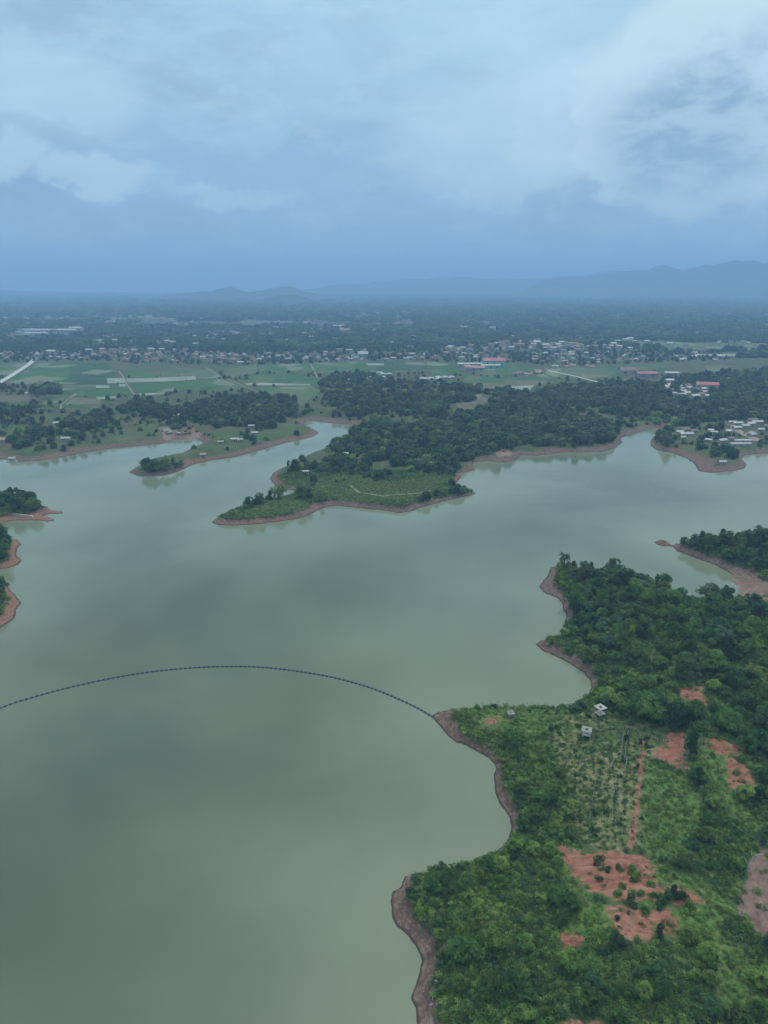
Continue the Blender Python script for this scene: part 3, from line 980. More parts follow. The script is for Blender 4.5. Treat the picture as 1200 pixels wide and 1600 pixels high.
FIELDS = [
    ('paddy', [(-80, 566), (42, 567), (20, 590), (-80, 590)]),
    ('paddy', [(62, 567), (110, 566), (108, 600), (24, 600), (12, 597)]),
    ('paddy_dark', [(110, 566), (164, 567), (186, 590), (166, 592), (166, 600), (108, 600)]),
    ('flooded', [(167, 591), (194, 591), (196, 598), (168, 599)]),
    ('flooded', [(197, 591), (250, 590), (305, 587), (307, 593), (256, 596), (200, 597.5)]),
    ('paddy', [(189, 583), (250, 581), (250, 589), (197, 590)]),
    ('paddy_pale', [(252, 581), (300, 578), (330, 576), (347, 590), (310, 592), (306, 586), (252, 589)]),
    ('paddy', [(201, 599), (258, 597.5), (308, 594), (345, 592), (392, 609), (300, 611), (212, 614)]),
    ('paddy_pale', [(92, 602), (164, 601), (164, 606), (94, 610)]),
    ('flooded', [(150, 602), (171, 602), (171, 606), (150, 606)]),
    ('flooded', [(186, 600), (197, 600), (197, 604), (186, 604)]),
    ('paddy', [(94, 611), (160, 607), (200, 606), (206, 616), (150, 619), (96, 620)]),
    ('flooded', [(209, 615.5), (258, 613), (258, 616), (212, 618)]),
    ('flooded', [(150, 620), (180, 619), (182, 622), (152, 624)]),
    ('paddy_dark', [(64, 620), (112, 618), (96, 629), (64, 632)]),
    ('fallow', [(116, 620), (158, 624), (158, 632), (100, 632)]),
    ('paddy', [(98, 634), (156, 633), (152, 642), (96, 643)]),
    ('fallow', [(0, 617), (45, 618), (48, 628), (0, 628)]),
    ('paddy_pale', [(345, 577), (400, 570), (404, 582), (362, 589)]),
    ('paddy', [(404, 570), (486, 568), (494, 580), (440, 583), (408, 582)]),
    ('paddy', [(490, 567), (560, 565), (585, 572), (583, 582), (520, 590), (498, 582)]),
    ('paddy_dark', [(565, 565), (660, 564), (670, 578), (590, 583), (588, 572)]),
    ('paddy', [(665, 564), (720, 571), (722, 584), (674, 589), (672, 577)]),
    ('flooded', [(571, 567), (600, 568), (600, 571), (574, 571)]),
    ('paddy', [(400, 586), (450, 585), (516, 593), (516, 600), (440, 599), (380, 598)]),
    ('flooded', [(382, 599), (408, 598), (484, 600), (486, 602.5), (386, 602)]),
    ('paddy_pale', [(400, 605), (488, 604), (500, 612), (470, 634), (440, 628), (410, 612)]),
    ('paddy', [(440, 630), (470, 636), (468, 645), (430, 640)]),
    ('paddy', [(724, 586), (790, 592), (815, 590), (850, 584), (864, 592), (760, 600), (728, 598)]),
    ('fallow', [(730, 600), (840, 594), (870, 597), (810, 606), (745, 608)]),
    ('flooded', [(776, 604), (835, 602), (826, 611), (786, 611)]),
    ('paddy_pale', [(850, 576), (905, 574), (960, 580), (965, 588), (900, 592), (868, 590), (852, 583)]),
    ('paddy', [(915, 576), (985, 573), (1000, 580), (965, 590)]),
    ('paddy_pale', [(945, 531), (1060, 534), (1100, 540), (1080, 548), (1010, 540), (950, 538)]),
    ('paddy_pale', [(1064, 536), (1240, 537), (1240, 548), (1105, 546), (1100, 540)]),
    ('flooded', [(1090, 553.5), (1240, 552), (1240, 556), (1096, 556.5)]),
    ('paddy_pale', [(1102, 571), (1138, 571), (1140, 580), (1104, 580)]),
    ('paddy', [(980, 570), (1040, 569), (1040, 577), (985, 578)]),
    ('paddy_pale', [(60, 497), (240, 496), (246, 501), (50, 502)]),
    ('paddy_pale', [(380, 501), (460, 502), (455, 507), (370, 506)]),
    ('paddy_pale', [(530, 493), (760, 492), (770, 495), (540, 497)]),
    ('paddy_pale', [(-60, 509), (60, 506), (70, 509), (-40, 515)]),
    ('paddy_pale', [(830, 500), (980, 495), (990, 498), (850, 503)]),
    ('paddy_pale', [(990, 507), (1130, 505), (1140, 508), (1000, 511)]),
    ('paddy_pale', [(560, 510), (640, 509), (650, 512), (565, 514)]),
    ('fallow', [(705, 618), (745, 612), (775, 632), (760, 640), (718, 640)]),
    ('paddy', [(740, 578), (800, 572), (860, 577), (840, 583), (760, 588)]),
]
for k, (mn, pts) in enumerate(FIELDS):
    sheet('rice_field' if mn != 'fallow' else 'field', pts, M[mn], PLAIN + 0.15 + 0.03 * (k % 4))


def ribbon(name, pts, width, mat, z=PLAIN + 0.35, terrain=False):
    g = []
    for a, b in pts:
        if terrain:
            g.append(Vector((*Pt(a, b), 0)))
        else:
            g.append(Vector((*P(a, b, z), 0)))
    fine = []
    for p, q in zip(g[:-1], g[1:]):
        n = max(1, int((q - p).length / (4 if terrain else 40)))
        fine += [p.lerp(q, k / n) for k in range(n)]
    fine.append(g[-1])
    X = np.array([[p.x, p.y] for p in fine])
    if terrain:
        zz = height(X[:, 0], X[:, 1]) + 0.3
    else:
        zz = np.full(len(X), z)
    v, f = [], []
    for k in range(len(fine)):
        d = (fine[min(k + 1, len(fine) - 1)] - fine[max(k - 1, 0)]).normalized()
        nrm = Vector((-d.y, d.x, 0)) * width / 2
        for s in (1, -1):
            v.append((fine[k].x + s * nrm.x, fine[k].y + s * nrm.y, float(zz[k])))
        if k:
            f.append((2 * k - 2, 2 * k - 1, 2 * k + 1, 2 * k))
    me = bpy.data.meshes.new(name)
    me.from_pydata(v, [], f)
    me.materials.append(mat)
    me.update()
    return tag(link(name, me), kind='structure')


ribbon('road', [(-40, 620), (0, 597), (22, 584), (44, 570), (54, 561), (58, 552), (59, 549)], 7.5, M['road'])
ribbon('path', [(186, 580), (195, 592), (200, 603), (212, 620)], 1.9, M['dirt'])
ribbon('path', [(205, 621), (258, 614.5)], 2.2, M['dirt'])
ribbon('path', [(322, 574), (344, 588), (372, 599), (402, 612)], 1.7, M['dirt'])
ribbon('path', [(484, 566), (490, 578), (496, 590)], 2, M['dirt'])
ribbon('path', [(848, 577), (900, 588), (935, 597), (965, 604)], 4, M['road'])
ribbon('path', [(120, 614), (95, 632), (96, 645)], 1.5, M['dirt'])
ribbon('path', [(545, 757), (560, 770), (600, 776), (650, 772), (700, 762)], 2.0, M['track_grass'], terrain=True)
ribbon('path', [(1141, 664), (1150, 672), (1165, 680), (1185, 690)], 7, M['dirt'], terrain=True)
ribbon('path', [(1166, 682), (1178, 674)], 6, M['dirt'], terrain=True)

# small ponds dug in the red bank behind the left inlet
for pts in ([(254, 671), (266, 669), (270, 677), (262, 680)], [(274, 675), (281, 674), (283, 680), (277, 681)], [(286, 674), (296, 674), (294, 680), (286, 680)]):
    g = G(pts)
    z = float(height(np.array([q[0] for q in g]), np.array([q[1] for q in g])).max()) + 0.2
    me = bpy.data.meshes.new('pond')
    me.from_pydata([(x, y, z) for x, y in g][::-1], [], [(0, 1, 2, 3)])
    me.materials.append(M['flooded'])
    me.update()
    tag(link('pond', me), kind='structure')

# boat ramp on the left shore
def ramp_slab():
    a, b = Pt(12, 796), Pt(57, 804.5)
    p, q = Vector((*a, 0)), Vector((*b, 0))
    d = (q - p).normalized()
    n = Vector((-d.y, d.x, 0)) * 4.0
    t = 0.25
    v = []
    for c, z in ((p, 3.1), (q, 1.0)):
        for s in (1, -1):
            v.append((c.x + s * n.x, c.y + s * n.y, z))
            v.append((c.x + s * n.x, c.y + s * n.y, z - t - 1.0))
    f = [(0, 4, 6, 2), (1, 3, 7, 5), (0, 1, 5, 4), (2, 6, 7, 3), (0, 2, 3, 1), (4, 5, 7, 6)]
    me = bpy.data.meshes.new('ramp')
    me.from_pydata(v, [], f)
    me.materials.append(M['concrete'])
    me.update()
    root = link('boat_ramp', me)
    tag(root, 'long pale concrete boat ramp running down the red spit on the left shore', 'ramp')
    kb = MB()
    for s in (1, -1):
        c0 = p + n * s * 1.0
        c1 = q + n * s * 1.0
        kb = MB()
        kb.tube([(c0.x, c0.y, 3.22), (c1.x, c1.y, 1.12)], [0.22, 0.22], 4)
        link('kerb', kb.mesh('kerb', M['rock']), root)
    return root


ramp_slab()

# ------------------------------------------------------------------ plant prototypes
rngp = np.random.default_rng(5)


def leaves(centres, normals, size, rng, per=5, droop=0.25, tone=None, width=0.42):
    """rosettes of pointed leaves; returns verts, quads, tones"""
    n = len(centres)
    V = np.zeros((n * per, 4, 3))
    tn = np.zeros(n * per)
    for i in range(n):
        c, nn = centres[i], normals[i] / (np.linalg.norm(normals[i]) + 1e-9)
        ref = np.array([0.3, 0.2, 0.93]) if abs(nn[2]) < 0.8 else np.array([1, 0, 0.1])
        u = np.cross(nn, ref)
        u /= np.linalg.norm(u)
        w = np.cross(nn, u)
        ph = rng.uniform(0, 6.28)
        for k in range(per):
            a = ph + 6.283 * k / per + rng.uniform(-.35, .35)
            L = size * rng.uniform(0.7, 1.25)
            d = u * math.cos(a) + w * math.sin(a) + nn * rng.uniform(0.0, 0.75)
            d[2] -= droop * rng.uniform(0.2, 1)
            d /= np.linalg.norm(d)
            sd = np.cross(d, nn)
            sd /= np.linalg.norm(sd) + 1e-9
            j = i * per + k
            V[j, 0] = c
            V[j, 1] = c + d * L * 0.5 + sd * L * width * 0.5
            V[j, 2] = c + d * L - np.array([0, 0, L * 0.12])
            V[j, 3] = c + d * L * 0.5 - sd * L * width * 0.5
            tn[j] = (tone[i] if tone is not None else 0.5) + rng.uniform(-.13, .13)
    F = np.arange(n * per * 4).reshape(-1, 4)
    return V.reshape(-1, 3), F, np.clip(tn, 0, 1)


def crown_mesh(name, mat, R, H, z0, nl, nspray, leaf, seed, per=5, top=0.0, open_=0.0):
    """crown of lumps: R radius, H height of the crown, z0 its underside"""
    rng = np.random.default_rng(seed)
    lumps = []
    for k in range(nl):
        a = rng.uniform(0, 6.283)
        hh = rng.uniform(0.12, 1.0)
        prof = math.sqrt(max(0.0, 1 - (abs(hh - 0.42) / 0.62) ** 2)) * (1 - top * hh)
        rr = R * prof * math.sqrt(rng.uniform(0.15, 1.0)) * 0.78
        lr = R * rng.uniform(0.26, 0.48) * (1 - 0.35 * hh * top)
        lumps.append((np.array([rr * math.cos(a), rr * math.sin(a), z0 + hh * H * 0.86]), lr, rng.uniform(0.1, 0.85)))
    C, Nn, T_ = [], [], []
    per_l = max(3, int(nspray / nl))
    for c, lr, tt in lumps:
        for _ in range(per_l):
            d = rng.normal(size=3)
            d[2] = abs(d[2]) * 1.0 - 0.35
            d /= np.linalg.norm(d)
            q = c + d * lr * rng.uniform(0.72, 1.06) * np.array([1, 1, 0.85])
            inside = sum(1 for c2, l2, _ in lumps if np.linalg.norm((q - c2) / np.array([1, 1, .85])) < l2 * 0.7)
            if inside:
                continue
            C.append(q)
            Nn.append(d + np.array([0, 0, 0.35]))
            T_.append(0.75 * tt + 0.25 * rng.uniform(0, 1))
    v, f, t = leaves(C, Nn, leaf, rng, per, tone=T_)
    return mesh_np(name, v, f, [mat], tone=t)


def trunk_mesh(name, h, r, spread, seed, mat):
    rng = random.Random(seed)
    b = MB()
    bend = rng.uniform(-.3, .3)
    pts = [(0, 0, -0.6), (bend * .3, 0, h * 0.35), (bend, bend * .4, h * 0.7)]
    b.tube(pts, [r * 1.25, r, r * 0.75], 6)
    for k in range(4):
        a = 1.57 * k + rng.uniform(-.5, .5)
        z1 = h * rng.uniform(0.9, 1.25)
        b.tube([pts[2 if k % 2 else 1], (math.cos(a) * spread * .5, math.sin(a) * spread * .5, h * 0.85), (math.cos(a) * spread, math.sin(a) * spread, z1)],
               [r * 0.6, r * 0.4, r * 0.14], 5)
    return b.mesh(name, mat)


TREES = []     # (look word, crown mesh, trunk mesh, nominal height, crown radius)
spec = [
    ('rounded dark green', 'leaf_dark', 2.7, 4.2, 1.2, 13, 330, .62, 0.0),
    ('broad mid green', 'leaf', 3.2, 3.6, 1.4, 15, 360, .66, 0.0),
    ('leafy mid green', 'leaf', 2.4, 3.6, 1.0, 11, 300, .60, 0.2),
    ('bluish green', 'leaf_blue', 2.6, 3.8, 1.3, 12, 310, .62, 0.1),
    ('bright green', 'leaf_bright', 2.3, 3.0, 0.9, 11, 290, .60, 0.0),
    ('tall dark green', 'leaf_dark', 2.0, 5.6, 1.2, 14, 330, .55, 0.45),
    ('big-leaved green', 'leaf', 2.2, 3.0, 0.9, 9, 150, 1.0, 0.1),
]
for k, (w_, mt, R_, H_, z0_, nl_, ns_, lf_, tp_) in enumerate(spec):
    cm = crown_mesh('crown', M[mt], R_, H_, z0_, nl_, ns_, lf_, 100 + k, 5, tp_)
    tm = trunk_mesh('trunk', z0_ + H_ * 0.5, 0.16, R_ * 0.5, 50 + k, M['bark'])
    TREES.append((w_, cm, tm, z0_ + H_, R_))

SHRUBS = []
sspec = [
    ('low mid green', 'leaf', 1.25, 1.35, 0.0, 6, 90, .42),
    ('low bright green', 'leaf_bright', 1.2, 1.1, 0.0, 6, 85, .42),
    ('low dark green', 'leaf_dark', 1.2, 1.5, 0.0, 6, 90, .42),
    ('spreading yellow-green', 'leaf_bright', 1.6, 0.9, 0.0, 7, 90, .5),
    ('bluish green', 'leaf_blue', 1.2, 1.3, 0.0, 6, 85, .45),
]
for k, (w_, mt, R_, H_, z0_, nl_, ns_, lf_) in enumerate(sspec):
    SHRUBS.append((w_, crown_mesh('shrub', M[mt], R_, H_, z0_, nl_, ns_, lf_, 200 + k, 5, 0.0), None, H_, R_))


def palm_parts(seed, nfr=22, L=3.6, h=2.6, mat=None):
    rng = np.random.default_rng(seed)
    V, F, Tn = [], [], []
    for k in range(nfr):
        a = 2.399 * k + rng.uniform(-.2, .2)
        up = rng.uniform(0.25, 1.15) * (1.0 if k % 3 else 1.25)
        l_ = L * rng.uniform(0.8, 1.1)
        p = np.array([0, 0, h])
        d = np.array([math.cos(a) * math.cos(up), math.sin(a) * math.cos(up), math.sin(up)])
        seg = 9
        tn = rng.uniform(0.2, 0.85)
        side = np.array([-math.sin(a), math.cos(a), 0.0])
        for s in range(seg):
            q = p + d * l_ / seg
            wl = L * 0.24 * math.sin(math.pi * min(0.98, (s + 1.2) / (seg + 0.8))) + 0.08
            for sg in (1, -1):
                b = len(V)
                tip = (p + q) / 2 + side * sg * wl + d * wl * 0.55 - np.array([0, 0, wl * 0.28])
                V += [p, q, tip + d * 0.12, tip - d * 0.1]
                F.append((b, b + 1, b + 2, b + 3))
                Tn.append(tn + rng.uniform(-.1, .1))
            p = q
            d = d + np.array([0, 0, -0.19 - 0.05 * s * 0.5])
            d /= np.linalg.norm(d)
    cm = mesh_np('crown', np.array(V), np.array(F), [mat or M['palm']], tone=np.clip(Tn, 0, 1))
    b = MB()
    b.tube([(0, 0, -0.5), (0.05, 0, h * .5), (0, 0, h + .1)], [0.34, 0.3, 0.36], 8)
    return cm, b.mesh('trunk', M['bark'])


PALMS = []
for k, (w_, n_, L_, h_) in enumerate([('full spreading', 24, 3.6, 2.3), ('young low', 16, 2.8, 1.0), ('tall open', 20, 3.3, 5.2)]):
    cm, tm = palm_parts(300 + k, n_, L_, h_)
    PALMS.append((w_, cm, tm, h_ + 1.5, L_ * 0.9))


# far-away trees: fewer, larger leaf clumps
def far_tree(seed, mat, R, H, n, leaf):
    rng = np.random.default_rng(seed)
    C, Nn, T_ = [], [], []
    for _ in range(n):
        a = rng.uniform(0, 6.283)
        hh = rng.uniform(0.0, 1.0)
        prof = math.sqrt(max(0.02, 1 - (abs(hh - 0.4) / 0.66) ** 2))
        rr = R * prof * rng.uniform(0.65, 1)
        q = np.array([rr * math.cos(a), rr * math.sin(a), 0.15 * H + hh * H * 0.85])
        C.append(q)
        Nn.append(np.array([math.cos(a) * prof, math.sin(a) * prof, 0.5 + hh]))
        T_.append(0.3 + 0.55 * rng.uniform(0, 1))
    return leaves(C, Nn, leaf, rng, 4, tone=T_, width=0.7)


FAR = []
for k, (mt, R_, H_) in enumerate([('wood_dark', 3.6, 7.5), ('wood', 3.9, 6.6), ('wood_blue', 3.4, 8.0), ('wood_dark', 2.6, 9.5), ('leaf_bright', 3.2, 5.0), ('leaf_pale', 3.0, 7.0)]):
    v, f, t = far_tree(400 + k, None, R_, H_, 62, 2.3)
    FAR.append(mesh_np('far', v, f, [M[mt]], tone=t))
vv, ff = [], []
COPSE = []
for k, mt in enumerate(['wood_dark', 'wood', 'wood_blue', 'wood_dark']):
    rng = np.random.default_rng(500 + k)
    Vs, Ts = [], []
    for _ in range(11):
        v, f, t = far_tree(int(rng.integers(1e6)), None, rng.uniform(4, 6), rng.uniform(6.5, 11.5), 16, 4.2)
        v = v + np.array([rng.uniform(-17, 17), rng.uniform(-17, 17), 0])
        Vs.append(v)
        Ts.append(np.clip(t + rng.uniform(-.2, .2), 0, 1))
    V = np.concatenate(Vs)
    COPSE.append(mesh_np('copse', V, np.arange(len(V)).reshape(-1, 4), [M[mt]], tone=np.concatenate(Ts)))

TUFTS = []
for k, (mt, n_, lf_, sp_) in enumerate([('leaf', 14, .36, .55), ('leaf_bright', 14, .34, .5), ('leaf_dark', 13, .36, .5), ('leaf_blue', 13, .36, .5), ('dry', 11, .5, .4)]):
    rng = np.random.default_rng(600 + k)
    C = [np.array([rng.normal() * sp_ * .6, rng.normal() * sp_ * .6, rng.uniform(0.05, 0.5)]) for _ in range(n_)]
    Nn = [np.array([c[0], c[1], 0.7]) for c in C]
    v, f, t = leaves(C, Nn, lf_, rng, 4, 0.1, tone=rng.uniform(0.1, 0.9, n_), width=0.42 if mt != 'dry' else 0.12)
    TUFTS.append(mesh_np('tuft', v, f, [M[mt]], tone=t))


# ------------------------------------------------------------------ masses ("stuff"): points carrying instances
def stuff(name, label, pts, protos):
    """pts: list/array of (x, y, z, rot, scale, proto index); protos: meshes"""
    pts = np.array(pts, float)
    pc = bpy.data.collections.new(name + '_source')
    for k, me in enumerate(protos):
        o = bpy.data.objects.new('%s_%02d' % (name, k), me)
        pc.objects.link(o)
    me = bpy.data.meshes.new(name)
    me.vertices.add(len(pts))
    me.vertices.foreach_set('co', pts[:, :3].astype(np.float32).ravel())
    for an, ci, ty in (('rot', 3, 'FLOAT'), ('scl', 4, 'FLOAT'), ('idx', 5, 'INT')):
        a = me.attributes.new(an, ty, 'POINT')
        a.data.foreach_set('value', pts[:, ci].astype(np.int32 if ty == 'INT' else np.float32))
    me.update()
    ng = bpy.data.node_groups.new(name, 'GeometryNodeTree')
    ng.interface.new_socket('Geometry', in_out='INPUT', socket_type='NodeSocketGeometry')
    ng.interface.new_socket('Geometry', in_out='OUTPUT', socket_type='NodeSocketGeometry')
    N = ng.nodes
    gi, go = N.new('NodeGroupInput'), N.new('NodeGroupOutput')
    ip = N.new('GeometryNodeInstanceOnPoints')
    ci = N.new('GeometryNodeCollectionInfo')
    ci.inputs['Collection'].default_value = pc
    ci.inputs['Separate Children'].default_value = True
    ci.inputs['Reset Children'].default_value = True

    def na(n_, ty):
        q = N.new('GeometryNodeInputNamedAttribute')
        q.data_type = ty
        q.inputs['Name'].default_value = n_
        return q.outputs['Attribute']
    rot = N.new('ShaderNodeCombineXYZ')
    ng.links.new(na('rot', 'FLOAT'), rot.inputs[2])
    L = ng.links.new
    L(gi.outputs[0], ip.inputs['Points'])
    L(ci.outputs[0], ip.inputs['Instance'])
    ip.inputs['Pick Instance'].default_value = True
    L(na('idx', 'INT'), ip.inputs['Instance Index'])
    L(rot.outputs[0], ip.inputs['Rotation'])
    L(na('scl', 'FLOAT'), ip.inputs['Scale'])
    L(ip.outputs[0], go.inputs[0])
    o = link(name, me)
    md = o.modifiers.new('scatter', 'NODES')
    md.node_group = ng
    tag(o, label, kind='stuff')
    return o


# ------------------------------------------------------------------ where plants stand
R0 = np.random.default_rng(11)


def jitter_grid(x0, x1, y0, y1, s):
    xs = np.arange(x0, x1, s)
    ys = np.arange(y0, y1, s)
    X, Y = np.meshgrid(xs, ys)
    X = X.ravel() + R0.uniform(-.5, .5, X.size) * s * 0.95
    Y = Y.ravel() + R0.uniform(-.5, .5, Y.size) * s * 0.95
    return X, Y


def in_view(px, py, m=25):
    return (px > -m) & (px < 1200 + m) & (py > 350) & (py < 1600 + min(m, 260))


tree_list = []   # x, y, z, scale, proto, zone, label or None
shrub_list = []
palm_list = []
stuff_tree = []
tuft_pts = []

# hand-placed trees that stand out: (px, py of the foot, height m, proto, label)
SPECIAL = [
    (1011, 1124, 7.5, 1, 'broad rounded tree behind the dry garden plot, left of the twin dark tree'),
    (1054, 1137, 7.5, 0, 'dense dark tree on the upper edge of the garden plot, right of the rounded one'),
    (1081, 1182, 7.8, 5, 'tall dark tree standing between two bare red soil patches'),
    (1090, 1226, 5.0, 5, 'narrow dark tree below the tall one, beside the grassy gully'),
    (1106, 936, 7.0, 1, 'open-crowned tree leaning over the inlet behind the headland'),
    (1132, 939, 7.0, 5, 'first of the pair of upright bushy trees before the mud flat'),
    (1141, 941, 6.4, 5, 'second of the pair of upright bushy trees before the mud flat'),
    (1178, 946, 4.6, 0, 'small lone dark tree on the grass edge below the mud flat'),
    (896, 892, 5.0, 5, 'small pointed tree at the far left tip of the upper headland'),
    (923, 890, 4.6, 5, 'thin pointed tree on the upper headland skyline, next to the tip tree'),
    (1036, 921, 7.0, 6, 'taller leafy tree breaking the skyline of the upper headland'),
    (958, 893, 6.5, 0, 'round dark tree on the skyline of the upper headland'),
    (470, 778, 7.0, 0, 'bushy dark tree beside the small bay on the middle headland'),
    (435, 781, 8.0, 1, 'largest tree of the row along the ridge of the long spit'),
    (423, 783, 6.2, 5, 'second tree from the right in the row on the long spit'),
    (407, 788, 6.0, 0, 'middle tree of the spaced row on the long spit'),
    (399, 790, 3.8, 2, 'smallest tree of the spaced row on the long spit'),
    (389, 794, 6.0, 0, 'last tree of the row, nearest the tip of the long spit'),
    (484, 776, 5.2, 2, 'low round tree right of the bushy one by the small bay'),
    (503, 784, 4.4, 2, 'lone small tree above the bank east of the small bay'),
    (451, 730, 5.0, 5, 'small upright tree alone on the tip above the narrow inlet'),
    (240, 737, 8.4, 5, 'tallest tree of the clump on the small wooded point'),
    (1053, 1400, 3.4, 5, 'upright dark shrub tree at the lower right of the eroded red slope'),
    (1031, 1468, 3.6, 5, 'dark upright bush at the foot of the eroded red slope'),
    (978, 1160, 2.6, 5, 'little dark tree in the top of the dry garden plot'),
    (999, 1166, 2.4, 5, 'little dark tree at the head of the red garden path'),
    (997, 1200, 2.0, 5, 'small dark tree midway along the red garden path'),
]
for (a, b, h_, pr, lb) in SPECIAL:
    x, y = Pt(a, b)
    tree_list.append([x, y, h_ / TREES[pr][3], pr, 'special', lb])
sp_xy = np.array([(t[0], t[1]) for t in tree_list])
sp_r = np.array([TREES[t[3]][4] * t[2] for t in tree_list])

# wooded point left of centre, clump of trees
for k in range(16):
    a, b = R0.uniform(222, 283), 0
    b = 739 - (a - 222) * 0.08 - R0.uniform(0, 9)
    x, y = Pt(a, b)
    pr = int(R0.choice([0, 0, 1, 5, 2]))
    tree_list.append([x, y, R0.uniform(4.6, 7.4) / TREES[pr][3], pr, 'point', None])

# near and left headlands
X, Y = jitter_grid(-420, 420, 60, 470, 3.5)
sd, w = shore(X, Y)
ok = sd > bankw(X, Y, w) * 0.95
X, Y, sd, w = X[ok], Y[ok], sd[ok], w[ok]
mk = ground_masks(X, Y, sd, w)
Zb = height(X, Y, sd, w, mk)
pxs, pys, _ = pix(X, Y, Zb)
ok = in_view(pxs, pys, 620)
dens = fbm(X, Y, 22, 31, 3)
blue = fbm(X, Y, 40, 41, 2)
slope_forest = G([(880, 880), (1060, 900), (1250, 960), (1250, 1320), (1200, 1330), (1150, 1230), (1100, 1150), (1060, 1130), (960, 1115), (890, 1098), (860, 1005), (880, 950)])
f_sd = poly_sd(X, Y, slope_forest)
for k in np.nonzero(ok)[0]:
    x, y = X[k], Y[k]
    if mk[0][k] > 0.25 or mk[1][k] > 0.35 or (pys[k] < 835 and 300 < pxs[k] < 800) or (pys[k] < 862 and 1000 < pxs[k] < 1064):
        continue
    open_, low = mk[2][k], mk[3][k]
    if len(sp_xy) and (np.hypot(sp_xy[:, 0] - x, sp_xy[:, 1] - y) < sp_r * 0.8).any():
        continue
    r = R0.uniform()
    right = x > 0
    zone = 'upper' if f_sd[k] > 0 else 'lower'
    if not right:
        zone = 'left'
    if open_ > 0.4:
        if r < 0.36:
            shrub_list.append([x, y, R0.uniform(0.45, 0.85), int(R0.choice([0, 1, 2, 3, 4])), 'plot', None])
        continue
    if low > 0.4:
        if r < 0.5:
            shrub_list.append([x, y, R0.uniform(0.5, 1.0), int(R0.choice([1, 1, 3, 0, 3])), 'slope', None])
        continue
    edge = sd[k] < w[k] * 0.6 + 2.5
    if zone == 'upper' and blue[k] > 0.52 and r < 0.16 and not edge:
        palm_list.append([x, y, R0.uniform(0.75, 1.1), int(R0.choice([0, 0, 1, 2])), 'upper', None])
    elif r < (0.50 if zone == 'upper' else 0.42) + 0.25 * (dens[k] - 0.5) and not (edge and right and r > .2):
        if zone == 'upper':
            pr = int(R0.choice([0, 1, 2, 3, 3, 6, 4])) if blue[k] > .5 else int(R0.choice([0, 1, 2, 4, 6, 1]))
            s = 0.45 + 0.85 * R0.uniform() ** 1.6
        elif zone == 'left':
            pr = int(R0.choice([0, 0, 1, 5]))
            s = R0.uniform(0.95, 1.35)
        else:
            pr = int(R0.choice([1, 2, 2, 4, 4, 4, 6, 3]))
            s = R0.uniform(0.45, 0.8) * (1.15 if pys[k] > 1470 else 1)
        tree_list.append([x, y, s, pr, zone, None])
    else:
        shrub_list.append([x, y, R0.uniform(0.7, 1.25), int(R0.choice([0, 0, 1, 2, 3, 4] if zone != 'lower' else [0, 1, 1, 3, 1, 4])), zone, None])

# bushes on the eroded slope
for (a, b, s) in [(938, 1350, 1.1), (952, 1362, .7), (968, 1358, .9), (990, 1364, 1.3), (992, 1376, .9), (972, 1386, .8), (935, 1374, .8), (965, 1398, .9),
                  (1018, 1381, .8), (1000, 1398, .8), (990, 1414, 1.2), (1007, 1426, 1.0), (962, 1436, .6), (1042, 1404, 1.3), (1064, 1408, 1.2), (1076, 1424, 1.5),
                  (1035, 1420, 1.0), (1020, 1400, .7), (1010, 1354, .4)]:
    x, y = Pt(a, b)
    shrub_list.append([x, y, s, int(R0.choice([0, 2, 2, 1])), 'eroded', None])

# oil palms in view on the right-hand headland and elsewhere
for (a, b, s, pr) in [(1184, 850, 1.15, 2), (1166, 851, 1.0, 2), (905, 1108, 1.0, 1), (898, 1112, .9, 1), (1128, 1018, 1.2, 2), (1085, 1050, .9, 0), (1000, 905, .9, 0),
                      (985, 902, .9, 0), (1012, 908, .8, 0), (950, 1010, .9, 0), (1195, 849, 1.0, 2)]:
    x, y = Pt(a, b)
    palm_list.append([x, y, s, pr, 'skyline' if b < 852 else 'upper', None])

# ground cover on the near headland
X, Y = jitter_grid(-260, 340, 70, 470, 0.92)
sd, w = shore(X, Y)
ok = sd > bankw(X, Y, w) * 0.85
X, Y, sd, w = X[ok], Y[ok], sd[ok], w[ok]
mk = ground_masks(X, Y, sd, w)
Zb = height(X, Y, sd, w, mk)
pxs, pys, dep = pix(X, Y, Zb)
patch = fbm(X, Y, 9, 51, 3)
for k in np.nonzero(in_view(pxs, pys, 260))[0]:
    r = R0.uniform()
    bare = max(mk[0][k], mk[1][k])
    if pys[k] < 860 and 1000 < pxs[k] < 1056:
        continue
    if bare > 0.3 and r > 0.06 + 0.5 * (patch[k] - 0.45):
        continue
    if mk[2][k] > 0.4:
        if r > 0.3 + 1.2 * (patch[k] - 0.3):
            continue
        idx = int(R0.choice([4, 4, 1, 0, 3, 0, 2]))
        s = R0.uniform(0.5, 1.15)
    elif mk[3][k] > 0.4:
        if r > 0.75:
            continue
        idx = int(R0.choice([1, 1, 1, 4, 0]))
        s = R0.uniform(0.6, 1.2)
    else:
        if r > 0.8:
            continue
        idx = int(R0.choice([0, 0, 1, 2, 3])) if patch[k] < .5 else int(R0.choice([1, 1, 0]))
        s = R0.uniform(0.8, 1.7)
    tuft_pts.append((X[k], Y[k], Zb[k] - 0.05, R0.uniform(0, 6.28), s, idx))

